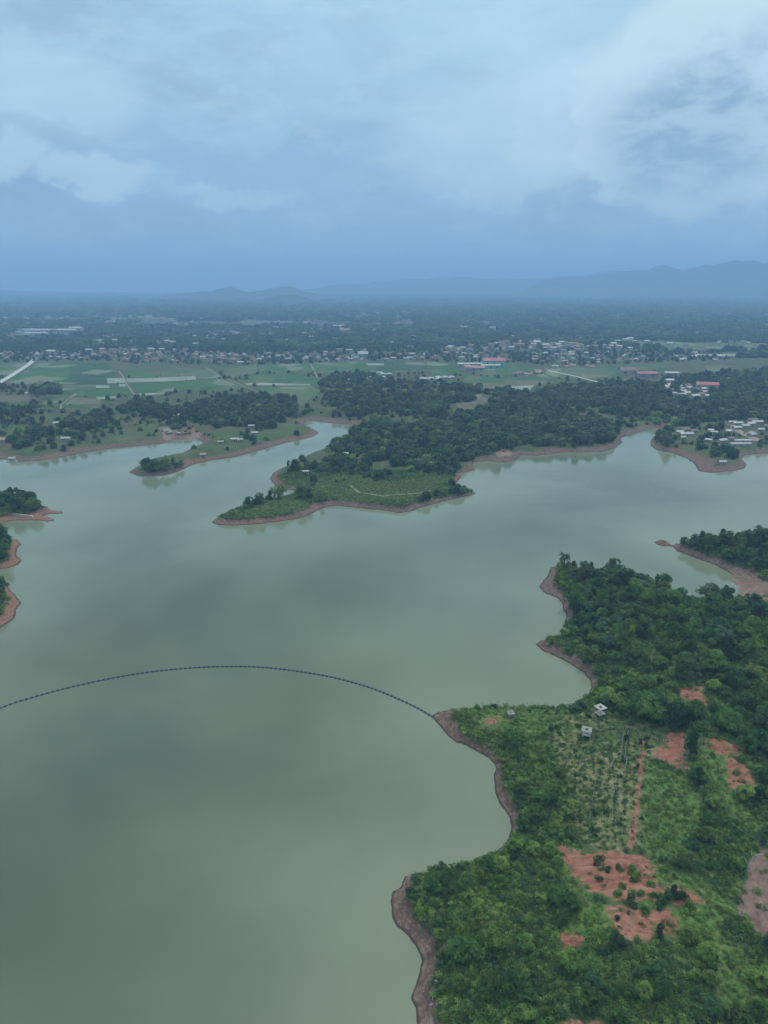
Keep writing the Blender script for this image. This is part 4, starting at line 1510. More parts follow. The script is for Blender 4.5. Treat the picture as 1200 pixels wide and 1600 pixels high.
# middle distance: woods painted by polygons (photo outlines -> ground), density, height factor
WOODS = [
    ([(640, 786), (700, 768), (724, 762), (732, 768), (700, 778), (650, 792)], 5.0, .62),
    ([(553, 738), (600, 734), (604, 748), (555, 750)], 5.0, .75),
    ([(565, 735), (700, 730), (735, 728), (735, 734), (700, 742), (640, 738), (570, 742)], 6.0, .7),
    ([(455, 722), (520, 712), (570, 706), (575, 736), (470, 742), (452, 736)], 6.0, .75),
    ([(500, 712), (545, 688), (560, 672), (640, 665), (760, 645), (820, 622), (1040, 620), (1040, 665), (975, 678), (960, 690), (930, 694), (810, 696), (760, 708), (735, 715),
      (735, 722), (700, 740), (640, 732), (560, 722)], 6.2, .95),
    ([(505, 620), (545, 610), (600, 600), (740, 606), (748, 625), (700, 632), (690, 655), (640, 655), (540, 650)], 7.5, .95),
    ([(700, 600), (760, 612), (830, 612), (880, 606), (1040, 600), (1040, 630), (820, 632), (770, 630), (745, 620)], 7.0, 1.0),
    ([(1040, 592), (1260, 575), (1260, 655), (1130, 655), (1045, 672), (1030, 640)], 7.0, 1.05),
    ([(1040, 672), (1060, 676), (1130, 668), (1135, 690), (1120, 705), (1060, 700), (1025, 698), (1020, 686)], 9.0, .75),
    ([(1125, 697), (1150, 694), (1160, 715), (1130, 720), (1105, 712)], 8.0, .65),
    ([(92, 660), (110, 650), (178, 646), (182, 666), (150, 672), (95, 670)], 6.5, .9),
    ([(0, 638), (60, 632), (66, 640), (40, 652), (0, 652)], 9.0, .8),
    ([(0, 656), (60, 656), (100, 672), (130, 680), (120, 696), (60, 704), (30, 706), (20, 690)], 10.0, .75),
    ([(186, 640), (230, 628), (270, 640), (330, 628), (335, 655), (270, 656), (192, 648)], 6.5, .95),
    ([(330, 640), (345, 622), (455, 622), (462, 640), (455, 662), (400, 674), (345, 662)], 6.5, .95),
    ([(0, 607), (28, 609), (30, 618), (0, 618)], 8, .8),
    ([(51, 607), (88, 605), (90, 616), (52, 618)], 6, 1.0),
    ([(375, 690), (398, 682), (400, 698), (380, 700)], 7, .7),
    ([(240, 690), (320, 672), (318, 680), (300, 682)], 14, .6),
    ([(255, 658), (330, 656), (340, 668), (260, 670)], 9, .7),
    ([(520, 584), (590, 588), (600, 596), (540, 606), (505, 615), (500, 600)], 9, .9),
    ([(400, 640), (470, 648), (500, 640), (500, 655), (470, 658), (400, 655)], 13, .7),
    ([(750, 638), (830, 640), (820, 700), (760, 708)], 7, .9),
    ([(1150, 655), (1260, 655), (1260, 702), (1168, 702), (1160, 690)], 9, .5),
    # far headland right and land behind the near one
    ([(1075, 864), (1060, 856), (1090, 850), (1200, 846), (1290, 846), (1290, 900), (1200, 893), (1170, 886), (1130, 880), (1100, 872)], 3.6, .62),
]
mid_tree = []
for poly, s, hf in WOODS:
    g = G(poly)
    gx, gy = [p[0] for p in g], [p[1] for p in g]
    X, Y = jitter_grid(min(gx), max(gx), min(gy), max(gy), s * (0.82 if s > 4 else 1))
    k = poly_sd(X, Y, g) > -2
    X, Y = X[k], Y[k]
    if not len(X):
        continue
    sd, w = shore(X, Y)
    k = sd > bankw(X, Y, w) * 1.0
    X, Y = X[k], Y[k]
    if not len(X):
        continue
    Z = height(X, Y)
    near_w = s < 4
    gapn = fbm(X, Y, 26, 64, 3)
    for x, y, z, gp_ in zip(X, Y, Z, gapn):
        if not near_w and R0.uniform() < (gp_ - 0.49) * 5:
            continue
        if near_w:
            r = R0.uniform()
            if r < .12:
                palm_list.append([x, y, R0.uniform(.7, 1), int(R0.choice([0, 0, 2])), 'far right', None])
            else:
                pr = int(R0.choice([0, 1, 2, 3, 6, 5]))
                tree_list.append([x, y, R0.uniform(.65, 1.1), pr, 'far right', None])
        else:
            stuff_tree.append((x, y, z - 0.4, R0.uniform(0, 6.28), hf * R0.uniform(0.45, 1.25) * (0.75 + 0.35 * R0.uniform() ** 3), int(R0.choice([0, 0, 1, 2, 3, 1, 4, 5, 0, 1]))))

# loose scrub over the rest of the middle distance
X, Y = jitter_grid(-700, 850, 380, 1050, 6.5)
sd, w = shore(X, Y)
k = (sd > w * 0.7 + 2) & ~((X > 60) & (Y < 475))
X, Y, sd, w = X[k], Y[k], sd[k], w[k]
dn = fbm(X, Y, 70, 61, 3)
Z = height(X, Y)
pxs, pys, _ = pix(X, Y, Z)
fieldsg = [[P(a, b, PLAIN) for a, b in pts] for _, pts in FIELDS]
infield = np.zeros(len(X), bool)
for fp in fieldsg:
    infield |= poly_sd(X, Y, fp) > -3
mg = np.zeros(len(X), bool)
for p in MIDGRASS:
    mg |= poly_sd(X, Y, p) > 0
for k in np.nonzero(in_view(pxs, pys, 60) & ~infield)[0]:
    r = R0.uniform()
    pr_ = 0.07 if mg[k] else (0.30 + 0.9 * (dn[k] - 0.5)) * (0.6 if pys[k] < 640 else 1)
    if r < pr_:
        stuff_tree.append((X[k], Y[k], Z[k] - 0.3, R0.uniform(0, 6.28), R0.uniform(0.16, 0.62), int(R0.choice([0, 1, 2, 4, 4, 5]))))

# beyond the fields: patchwork of tree cover to the horizon
copse_pts = []
yy = 1290.0
FARG = [[P(a, b, PLAIN) for a, b in pts] for _, pts in FIELDS if min(q[1] for q in pts) < 590]
cx, cy = [], []
while yy < 11000:
    s = 26 + max(0, yy - 1500) * 0.011
    xs = np.arange(-0.62 * yy - 100, 0.62 * yy + 100, s)
    cx.append(xs + R0.uniform(-.5, .5, len(xs)) * s)
    cy.append(np.full(len(xs), yy) + R0.uniform(-.5, .5, len(xs)) * s)
    yy += s * 0.95
cx, cy = np.concatenate(cx), np.concatenate(cy)
bad = np.zeros(len(cx), bool)
for fp in FARG:
    bad |= poly_sd(cx, cy, fp) > -16
VILL = [[P(a, b, PLAIN) for a, b in pl] for pl in (
    [(0, 549), (60, 549), (128, 548), (300, 549), (400, 551), (560, 547), (690, 543), (800, 537), (920, 539), (1000, 545), (1140, 549), (1140, 563), (1010, 567), (900, 572), (780, 567), (560, 566), (400, 571), (200, 568), (165, 563), (0, 566)],)]
for fp in VILL:
    inside_v = poly_sd(cx, cy, fp) > -8
    bad |= inside_v
dn = fbm(cx, cy, 420, 71, 4)
rowgap = fbm(cx * 0.25, cy, 260, 75, 3)
keep = ~bad & (rowgap < 0.66) & (R0.uniform(size=len(cx)) < 0.35 + 1.4 * (dn - 0.3))
band = (cy < 1500) & (cx > -850) & (cx < 500)
for x, y in zip(cx[keep], cy[keep]):
    s = (1.0 + max(0, y - 1500) * 0.00034) * R0.uniform(0.75, 1.15)
    copse_pts.append((x, y, PLAIN - 0.5, R0.uniform(0, 6.28), s, int(R0.integers(0, 4))))

# ------------------------------------------------------------------ buildings
ROOFS = {'zinc': 'grey zinc', 'white_roof': 'white', 'tile': 'reddish', 'old_tile': 'dull brown', 'pink_roof': 'salmon pink'}


def gable(w_, d_, hw, hr, over=0.5):
    """roof mesh builder: ridge along x"""
    b = MB()
    x0, x1, y0, y1 = -w_ / 2 - over, w_ / 2 + over, -d_ / 2 - over, d_ / 2 + over
    t = 0.18
    b.v += [(x0, y0, hw), (x1, y0, hw), (x1, 0, hw + hr), (x0, 0, hw + hr), (x0, y1, hw), (x1, y1, hw),
            (x0, y0, hw + t), (x1, y0, hw + t), (x1, 0, hw + hr + t), (x0, 0, hw + hr + t), (x0, y1, hw + t), (x1, y1, hw + t)]
    b.f += [(6, 7, 8, 9), (9, 8, 11, 10), (0, 3, 2, 1), (3, 4, 5, 2), (0, 1, 7, 6), (5, 4, 10, 11), (1, 2, 8, 7), (2, 5, 11, 8), (3, 0, 6, 9), (4, 3, 9, 10)]
    return b


def walls_mb(w_, d_, hw, hr):
    b = MB()
    x0, x1, y0, y1 = -w_ / 2, w_ / 2, -d_ / 2, d_ / 2
    b.v += [(x0, y0, -0.5), (x1, y0, -0.5), (x1, y1, -0.5), (x0, y1, -0.5), (x0, y0, hw), (x1, y0, hw), (x1, y1, hw), (x0, y1, hw),
            (x0, 0, hw + hr * 0.93), (x1, 0, hw + hr * 0.93)]
    b.f += [(0, 1, 5, 4), (2, 3, 7, 6), (1, 2, 6, 9, 5), (3, 0, 4, 8, 7)]
    return b


HOUSE = {}


def house_meshes(rk, wide):
    k = (rk, wide)
    if k not in HOUSE:
        w_, d_, hw, hr = wide
        HOUSE[k] = (walls_mb(w_, d_, hw, hr).mesh('wall', M['wall']), gable(w_, d_, hw, hr).mesh('roof', M[rk]))
    return HOUSE[k]


dm = MB().box(-0.5, 0.5, -0.06, 0.0, -0.4, 2.1).mesh('door', M['dark_open'])
wm = MB().box(-0.7, 0.7, -0.05, 0.0, 0.9, 2.0).mesh('window', M['dark_open'])
SIZES = [(9, 7, 3, 1.8), (7, 6, 2.8, 1.5), (12, 8, 3.2, 2.0)]


def place_house(x, y, z, rz, rk, size, label, group, detail, hs=0.78):
    wl, rf = house_meshes(rk, size)
    e = link('house', None, None, (x, y, z), rz)
    e.scale = (hs,) * 3
    tag(e, label, 'house', group)
    link('wall', wl, e)
    link('roof', rf, e)
    if detail:
        link('door', dm, e, (0.0, -size[1] / 2, 0))
        for sx in (-1, 1):
            link('window', wm, e, (sx * size[0] * 0.3, -size[1] / 2, 0))
    return e


HZONES = [  # outline in photo pixels, how many, roof mix, place words
    ([(128, 550), (172, 556), (200, 566), (400, 570), (400, 553), (300, 550), (170, 545)], 95, ['tile', 'old_tile', 'old_tile', 'zinc', 'tile', 'pink_roof', 'white_roof'], 'in the village strip behind the left rice fields'),
    ([(0, 549), (50, 552), (130, 552), (165, 556), (165, 562), (62, 562), (0, 566)], 26, ['zinc', 'white_roof', 'old_tile'], 'near the far end of the pale road'),
    ([(400, 552), (560, 549), (690, 556), (690, 561), (560, 565), (480, 563), (400, 564)], 52, ['zinc', 'white_roof', 'old_tile', 'old_tile', 'tile', 'zinc'], 'in the village strip behind the central rice fields'),
    ([(690, 545), (800, 538), (920, 540), (1000, 546), (1010, 566), (900, 570), (800, 566), (700, 560)], 110, ['tile', 'old_tile', 'old_tile', 'pink_roof', 'white_roof', 'zinc'], 'in the crowded village right of centre'),
    ([(860, 574), (930, 572), (935, 580), (880, 584), (850, 580)], 9, ['tile', 'zinc', 'pink_roof'], 'along the lane through the right-hand fields'),
    ([(800, 580), (842, 578), (846, 588), (806, 588)], 8, ['tile', 'pink_roof', 'old_tile'], 'in the hamlet among the right-hand paddies'),
    ([(680, 570), (716, 569), (718, 577), (684, 577)], 9, ['old_tile', 'old_tile', 'tile'], 'in the dull roofed hamlet left of the factory'),
    ([(1050, 560), (1100, 548), (1140, 552), (1140, 562), (1060, 568)], 14, ['zinc', 'white_roof', 'old_tile'], 'at the edge of the far right paddies'),
    ([(1035, 602), (1100, 606), (1108, 624), (1040, 618)], 20, ['white_roof', 'zinc', 'tile'], 'in the woods above the right shore'),
]
house_list = []   # x, y, z, rz, roof, size, label words, detail
for poly, n, mix, words in HZONES:
    g = [P(a, b, PLAIN) for a, b in poly]
    gx, gy = [p[0] for p in g], [p[1] for p in g]
    got, tries = [], 0
    while len(got) < n and tries < 6000:
        tries += 1
        x, y = R0.uniform(min(gx), max(gx)), R0.uniform(min(gy), max(gy))
        if not inside1(x, y, g) or any((x - a) ** 2 + (y - b) ** 2 < 190 for a, b in got):
            continue
        if any(inside1(x, y, fp) for fp in FARG):
            continue
        got.append((x, y))
        house_list.append((x, y, PLAIN, R0.uniform(-.5, .5) + (1.57 if R0.uniform() < .3 else 0), str(R0.choice(mix)), SIZES[int(R0.integers(3))], words, False))
# garden trees between the village houses
hx = np.array([(h[0], h[1]) for h in house_list])
g = VILL[0]
gx, gy = [p[0] for p in g], [p[1] for p in g]
X, Y = jitter_grid(min(gx), max(gx), min(gy), max(gy), 11.5)
k = poly_sd(X, Y, g) > 0
for fp in FARG:
    k &= poly_sd(X, Y, fp) < -3
X, Y = X[k], Y[k]
for x, y in zip(X, Y):
    dd = np.hypot(hx[:, 0] - x, (hx[:, 1] - y)).min()
    front = ((np.abs(hx[:, 0] - x) < 6) & (hx[:, 1] > y) & (hx[:, 1] < y + 45)).any()
    if dd < 8 or R0.uniform() < .36:
        continue
    stuff_tree.append((x, y, PLAIN - 0.4, R0.uniform(0, 6.28), R0.uniform(0.28, 0.45) if front else R0.uniform(0.4, 0.9), int(R0.choice([0, 0, 1, 2, 3, 0]))))
# near right village: pixel foot, roof, size, angle
NEARH = [
    (1072, 681, 'white_roof', (17, 8, 3, 2), 0.1, 'longest white roof beside the trees on the wooded point'),
    (1066, 686, 'white_roof', (7, 6, 2.6, 1.4), 0.3, 'small white hut roof just below the longest white roof'),
    (1062, 678, 'zinc', (9, 7, 3, 1.8), -0.2, 'grey roofed house left of the longest white roof'),
    (1070, 674, 'old_tile', (12, 7, 3, 2), 0.0, 'dull brown roof right behind the longest white roof'),
    (1083, 676, 'old_tile', (10, 7, 3, 1.8), 0.4, 'brown roofed house at the right end of the longest white roof'),
    (1115, 678, 'white_roof', (9, 6, 2.8, 1.5), -0.4, 'white roofed house alone among the trees of the point'),
    (1110, 675, 'zinc', (7, 6, 2.8, 1.5), -0.2, 'grey hut behind the lone white roof among the trees'),
    (1107, 690, 'white_roof', (8, 5, 2.6, 1.4), -0.7, 'tilted white roof at the left end of the shore row'),
    (1128, 691, 'white_roof', (11, 7, 3, 1.6), 0.35, 'white roof above the bare pale yard of the point'),
    (1140, 688, 'old_tile', (9, 6, 3, 1.6), 0.2, 'brown roof right of the one above the pale yard'),
    (1137, 676, 'white_roof', (7, 10, 3, 1.6), 0.0, 'white roof standing beside the forked dirt lane'),
    (1143, 663, 'white_roof', (10, 7, 3, 1.8), 0.1, 'first white roof from the left in the far village row'),
    (1152, 664, 'zinc', (14, 7, 3, 1.8), 0.1, 'second roof from the left in the far village row'),
    (1151, 671, 'white_roof', (11, 7, 3, 1.8), 0.15, 'white roof just below the far village row'),
    (1163, 668, 'zinc', (12, 8, 3, 1.8), 0.3, 'grey roof in the middle of the far village row'),
    (1172, 665, 'white_roof', (12, 8, 3, 1.8), 0.3, 'white roof right of the middle in the far village row'),
    (1183, 662, 'zinc', (16, 8, 3, 1.8), 0.1, 'long grey roof at the right end of the far village row'),
    (1175, 659, 'old_tile', (12, 8, 3, 2), 0.0, 'brown roof standing behind the far village row'),
    (1188, 674, 'white_roof', (9, 6, 3, 1.6), 0.0, 'white roof below the right end of the village row'),
    (1174, 682, 'zinc', (9, 8, 3, 1.8), 0.5, 'grey roof beside the right branch of the dirt lane'),
    (1160, 691, 'white_roof', (22, 5, 2.6, 1.2), 0.03, 'upper of two long narrow white roofs by the inlet'),
    (1156, 696, 'white_roof', (26, 5, 2.6, 1.2), 0.05, 'lower of two long narrow white roofs by the inlet'),
    (1197, 668, 'old_tile', (10, 8, 3, 1.8), 0.2, 'brown roof at the picture edge above the inlet'),
    (1128, 724, 'zinc', (8, 5, 2.2, 1.0), 0.2, 'small grey hut near the tip of the muddy point'),
    (87, 664, 'white_roof', (8, 6, 3, 1.6), 0.8, 'white roofed house beside the dark wood on the left shore'),
    (103, 688, 'white_roof', (10, 6, 2.8, 1.5), 0.1, 'white roofed house nearest the water on the left shore'),
    (43, 617, 'white_roof', (9, 7, 3, 1.8), -0.6, 'white roofed house alone in the left paddies'),
    (2, 690, 'pink_roof', (12, 8, 3, 2), 0.0, 'salmon roof at the left picture edge by the lake'),
    (283, 651, 'white_roof', (7, 5, 2.8, 1.5), 0.0, 'tiny white roof before the left wood near the ponds'),
    (319, 625, 'pink_roof', (10, 6, 3, 1.8), 0.0, 'salmon roof behind the central left wood'),
    (367, 689, 'white_roof', (9, 5, 2.6, 1.4), 0.0, 'white roof in the left of the headland hamlet'),
    (375, 690, 'zinc', (7, 5, 2.6, 1.4), 0.4, 'grey roof in the middle of the headland hamlet'),
    (398, 679, 'white_roof', (8, 5, 2.6, 1.4), 0.2, 'white roof higher up in the headland hamlet'),
    (394, 668, 'white_roof', (10, 4, 2.6, 1.2), 0.1, 'thin white roof at the back of the headland hamlet'),
    (345, 693, 'zinc', (7, 5, 2.4, 1.2), 0.2, 'grey roof at the shore left of the headland hamlet'),
    (317, 713, 'zinc', (6, 5, 2.4, 1.3), 0.3, 'lone grey hut on the bank of the wooded point'),
    (540, 712, 'white_roof', (6, 5, 2.6, 1.4), 0.2, 'tiny white roof in the woods of the middle headland'),
    (478, 740, 'zinc', (6, 4, 2.4, 1.2), 0.0, 'tiny grey roof near the tip of the middle headland'),
    (543, 596, 'white_roof', (12, 9, 3.5, 2), 0.1, 'white roof at the wood edge in the central paddies'),
    (1058, 639, 'white_roof', (6, 5, 3, 1.4), 0.1, 'tiny white roof deep in the right-hand wood'),
]
NEARXY = []
for (a, b, rk, size, rz, lb) in NEARH:
    x, y = Pt(a, b)
    z = float(height(np.array([x]), np.array([y]))[0])
    NEARXY.append((x, y, 5.5, 4.5, 9))
    place_house(x, y, z, rz, rk, size, lb, 'houses along the lake shore', True, 0.62)

# rank village houses by apparent size: all of the zones stay individuals up to 300 with the ones above
house_list.sort(key=lambda h: h[1])
SHORT = dict(zip([z[3] for z in HZONES], ['village behind the left fields', 'by the pale road', 'village behind central fields',
                 'crowded village right of centre', 'lane through the right-hand fields', 'hamlet among right-hand paddies', 'dull hamlet left of the factory',
                 'edge of the far right paddies', 'woods above the right shore']))
ind, rest = house_list[:258], house_list[258:]
for (x, y, z, rz, rk, size, words, dt) in ind:
    u, v, _ = pix(x, y, z)
    zs = [h for h in house_list if h[6] == words]
    xs_ = sorted(h[0] / h[1] for h in zs)
    f_ = sum(1 for q in xs_ if q < x / y) / max(1, len(xs_))
    ys_ = sum(1 for h in zs if h[1] < y) / max(1, len(zs))
    part = ['left end', 'left half', 'middle', 'right half', 'right end'][min(4, int(f_ * 5))]
    row = 'front row' if ys_ < .34 else ('back row' if ys_ > .66 else 'middle row')
    lb = '%s roof, %s, %s, %s, %s' % (ROOFS[rk], {7: 'small house', 9: 'medium house', 12: 'large house'}[size[0]], row, part, SHORT[words])
    place_house(x, y, z, rz, rk, size, lb, 'houses ' + words, False)

# scattered buildings of the far plain as one mass
far_houses = []
for (x, y, z, rz, rk, size, words, dt) in rest:
    far_houses.append((x, y, z, rz, 1.0, int(R0.integers(0, 4))))
for _ in range(900):
    a = R0.uniform(-0.56, 0.56)
    y = 1550 + 4800 * R0.uniform() ** 1.5
    x = a * y
    c = float(fbm(np.array([x]), np.array([y]), 500, 91, 2)[0])
    if c < 0.47:
        continue
    for q in range(int(R0.integers(1, 5))):
        far_houses.append((x + R0.normal() * 45, y + R0.normal() * 45, PLAIN + 0.5, R0.uniform(-.6, .6), R0.uniform(0.6, 1.15) * (1 + y / 9000), int(R0.choice([0, 1, 1, 2, 3, 2]))))
fh = []
for k, rk in enumerate(['white_roof', 'zinc', 'old_tile', 'tile']):
    b1, b2 = walls_mb(11, 8, 4.6, 1.8), gable(11, 8, 4.6, 1.8)
    off = len(b1.v)
    me = bpy.data.meshes.new('far_house')
    me.from_pydata(b1.v + b2.v, [], b1.f + [tuple(i + off for i in f) for f in b2.f])
    me.materials.append(M['wall'])
    me.materials.append(M[rk])
    for i, p in enumerate(me.polygons):
        p.material_index = 0 if i < len(b1.f) else 1
    me.update()
    fh.append(me)
stuff('distant_houses', 'countless small pale roofs scattered through the hazy wooded plain', far_houses, fh)


# larger buildings that can be told apart
BIGS = []


def big(name, cat, label, px, py, w_, d_, hw, hr, wallm, roofm, rz=0.0, group=None, rows=1):
    x, y = P(px, py, PLAIN)
    BIGS.append((x, y, w_ / 2 + 3, d_ / 2 + 3, 26 if y < 1400 else 130))
    e = link(name, None, None, (x, y, PLAIN), rz)
    tag(e, label, cat, group)
    link('wall', walls_mb(w_, d_, hw, hr).mesh('wall', M[wallm]), e)
    link('roof', gable(w_, d_, hw, hr, 0.8).mesh('roof', M[roofm]), e)
    n = max(2, int(w_ / 9))
    for r_ in range(rows):
        wmesh = MB().box(-1.4, 1.4, -0.08, 0.0, 1.2 + r_ * 3.4, 2.8 + r_ * 3.4).mesh('window', M['dark_open'])
        for k in range(n):
            link('window', wmesh, e, (-w_ / 2 + w_ * (k + .5) / n, -d_ / 2, 0))
    return e


G1 = 'long pale factory sheds far left'
big('warehouse', 'warehouse', 'long white shed, left one of the far pair beyond the village', 70, 521, 66, 26, 9, 3, 'wall', 'white_roof', 0, G1, 2)
big('warehouse', 'warehouse', 'long white shed, right one of the far pair beyond the village', 101, 521, 64, 26, 9, 3, 'wall', 'white_roof', 0, G1, 2)
big('warehouse', 'warehouse', 'short tall white shed at the right end of the far sheds', 120, 520, 32, 24, 13, 3, 'wall', 'white_roof', 0, G1, 3)
big('warehouse', 'warehouse', 'low pale shed in front of the far white sheds', 58, 524, 60, 20, 6, 2, 'wall', 'white_roof', 0, G1, 1)
big('warehouse', 'warehouse', 'small pale shed at the left end of the far sheds', 45, 518, 30, 20, 6, 2, 'wall', 'white_roof', 0.2, G1, 1)
big('warehouse', 'warehouse', 'upper white shed in the haze right of centre', 908, 485, 60, 40, 9, 4, 'wall', 'white_roof', 0, 'white sheds in the haze', 1)
big('warehouse', 'warehouse', 'lower white shed in the haze right of centre', 907, 492, 50, 36, 8, 4, 'wall', 'white_roof', 0, 'white sheds in the haze', 1)
big('factory', 'factory', 'tall mint green hall with a pink roof beside the rice fields', 770, 572, 32, 26, 9, 3.5, 'green_wall', 'magenta_roof', 0.05, None, 2)
big('factory', 'factory', 'low mint green hall with a white roof before the tall green hall', 766, 576, 28, 10, 5, 1.6, 'green_wall', 'white_roof', 0.1, None, 1)
big('warehouse', 'warehouse', 'long low white roof left of the mint green halls', 738, 573, 46, 9, 4.5, 1.6, 'wall', 'white_roof', 0.08, None, 1)
big('building', 'building', 'salmon roofed building with its gable to the fields by the factory', 728, 580, 12, 13, 6, 3, 'wall', 'pink_roof', 0.7, None, 1)
big('building', 'building', 'salmon roofed wing between the gabled one and the green halls', 746, 579, 20, 11, 4.5, 2.4, 'wall', 'pink_roof', -0.15, None, 1)
big('warehouse', 'warehouse', 'orange red roofed hall with lilac walls beside the brown yard', 1009, 589, 26, 15, 5, 2.6, 'blue_wall', 'red_roof', 0.02, None, 1)
big('building', 'building', 'stepped pale building with a peaked roof left of the orange hall', 980, 584, 22, 14, 5, 4, 'wall', 'old_tile', 0.1, None, 1)
big('warehouse', 'warehouse', 'dusky red roofed hall standing in the woods above the right shore', 1104, 607, 24, 15, 5, 2.8, 'wall', 'red_roof', -0.25, None, 1)
big('building', 'building', 'small square white roof in the woods left of the red hall', 1045, 600, 9, 8, 5, 1.5, 'wall', 'white_roof', 0, None, 1)
big('building', 'building', 'wide grey roof in the woods behind the square white roof', 1048, 587, 18, 10, 4, 1.5, 'wall', 'zinc', 0, None, 1)
big('building', 'building', 'white peaked building in front of the central village strip', 567, 558, 16, 13, 6, 4, 'wall', 'white_roof', 0.1, None, 1)
big('building', 'building', 'white roof in the haze above the central fields, larger one', 530, 513, 34, 24, 7, 3, 'wall', 'white_roof', 0, None, 1)
big('building', 'building', 'pinkish roof in the haze just below the larger white one', 539, 519, 24, 16, 7, 3, 'wall', 'pink_roof', 0, None, 1)
big('building', 'building', 'white roof at the left end of the village strip by the road', 82, 553, 18, 11, 5, 2.5, 'wall', 'white_roof', -0.3, None, 1)
sheet('yard', [(975, 592), (1000, 590), (998, 604), (968, 602)], M['fallow'], PLAIN + 0.45)


def greenhouse(px, py, w_, d_, label):
    x, y = P(px, py, PLAIN)
    e = link('greenhouse', None, None, (x, y, PLAIN), 0.03)
    tag(e, label, 'greenhouse', 'pale tunnel greenhouses in the fields')
    n = max(2, int(w_ / 8))
    for k in range(n):
        b = MB()
        x0 = -w_ / 2 + k * w_ / n + 0.1
        x1 = x0 + w_ / n - 0.2
        seg = 8
        for s in range(seg):
            a0, a1 = math.pi * s / seg, math.pi * (s + 1) / seg
            cx_, r_ = (x0 + x1) / 2, (x1 - x0) / 2
            b.poly([(cx_ - r_ * math.cos(a0), -d_ / 2, 1.6 + 1.6 * math.sin(a0)), (cx_ - r_ * math.cos(a1), -d_ / 2, 1.6 + 1.6 * math.sin(a1)),
                    (cx_ - r_ * math.cos(a1), d_ / 2, 1.6 + 1.6 * math.sin(a1)), (cx_ - r_ * math.cos(a0), d_ / 2, 1.6 + 1.6 * math.sin(a0))])
        link('roof', b.mesh('roof', M['white_roof']), e)
    link('wall', MB().box(-w_ / 2, w_ / 2, -d_ / 2 + .2, d_ / 2 - .2, -0.3, 1.58).mesh('wall', M['green_wall'] if w_ < 24 else M['wall']), e)


greenhouse(587, 585, 22, 14, 'left greenhouse of the upper pair in the central paddies')
greenhouse(603, 587, 18, 14, 'right greenhouse of the upper pair in the central paddies')
greenhouse(588, 592, 26, 12, 'lower greenhouse below the upper pair, beside the tree')
greenhouse(674, 594, 30, 18, 'pale greenhouse further left of the two before the central wood')
greenhouse(696, 592, 26, 18, 'pale greenhouse further right of the two before the central wood')


# ------------------------------------------------------------------ sheds on the near headland
def gazebo(px, py, rz, label, size=2.9, hole=True, h=2.9, rm='zinc'):
    x, y = Pt(px, py)
    z = float(height(np.array([x]), np.array([y]))[0])
    e = link('garden_hut', None, None, (x, y, z), rz)
    tag(e, label, 'hut', 'raised timber huts around the dry garden plot')
    s = size / 2
    for sx in (-1, 1):
        for sy in (-1, 1):
            pb = MB().tube([(sx * s * .8, sy * s * .8, -0.5), (sx * s * .8, sy * s * .8, h - 0.08)], [0.09, 0.08], 6)
            link('post', pb.mesh('post', M['plank']), e)
    fl_ = MB().box(-s * .86, s * .86, -s * .86, s * .86, 1.0, 1.1)
    link('floor', fl_.mesh('floor', M['plank']), e)
    rb = MB()
    if hole:
        i_ = s * .34
        for a0, a1, b0, b1 in ((-s, s, -s, -i_), (-s, s, i_, s), (-s, -i_, -i_ + .003, i_ - .003), (i_, s, -i_ + .003, i_ - .003)):
            rb.box(a0, a1, b0, b1, h, h + 0.09)
    else:
        rb = gable(size, size, h, 0.7, 0.1)
    link('roof', rb.mesh('roof', M[rm]), e)
    for sy in (-1, 1):
        rl = MB().tube([(-s * .8, sy * s * .8, 1.9), (s * .8, sy * s * .8, 1.9)], [0.05, 0.05], 5)
        link('rail', rl.mesh('rail', M['plank']), e)


gazebo(937, 1119, 0.5, 'pale timber hut whose flat roof has a square hole in it', rm='plank', size=2.7)
gazebo(916, 1152, -0.35, 'grey timber hut with a worn roof on the left of the dry plot', 2.6, True, 2.4, 'plank_dark')
gazebo(798, 1121, 0.2, 'small grey roofed hut among the scrub on the near point', 1.9, True, 1.5, 'plank_dark')


# rows of garden stakes
stake_me = MB().tube([(0, 0, -0.3), (0, 0, 1.15)], [0.09, 0.07], 6).mesh('stake', M['bark_pale'])
stk = []
rows = [([(959, 1190), (956, 1196), (955, 1203)], 5, 'in the short left row of white stakes', 2.0), ([(979, 1189), (978, 1195), (977, 1202)], 6, 'in the short right row of white stakes', 2.0),
        ([(974, 1145), (972, 1165), (969, 1190)], 14, 'in the long inner row of the garden plot', 1), ([(981, 1146), (978, 1165), (976, 1188)], 13, 'in the long outer row of the garden plot', 1),
        ([(948, 1140), (965, 1139), (985, 1140)], 11, 'in the cross row at the top of the plot', 1), ([(926, 1141), (935, 1143), (944, 1143)], 7, 'beside the grey hut', 1),
        ([(962, 1215), (958, 1250), (955, 1290)], 14, 'in the row running down the lower plot', 1), ([(1000, 1150), (1000, 1165), (999, 1180)], 7, 'along the head of the red path', 1.2),
        ([(1008, 1150), (1025, 1158), (1040, 1160)], 8, 'on the pale arc above the red soil', 1), ([(930, 1225), (926, 1250), (922, 1280)], 10, 'in the left lower row of the plot', .9)]
for pts, n, words, sc_ in rows:
    for k in range(n):
        t = k / (n - 1) * (len(pts) - 1)
        i = min(int(t), len(pts) - 2)
        a = pts[i][0] + (pts[i + 1][0] - pts[i][0]) * (t - i)
        b = pts[i][1] + (pts[i + 1][1] - pts[i][1]) * (t - i)
        stk.append((*Pt(a + R0.uniform(-.4, .4), b + R0.uniform(-.4, .4)), words, sc_))
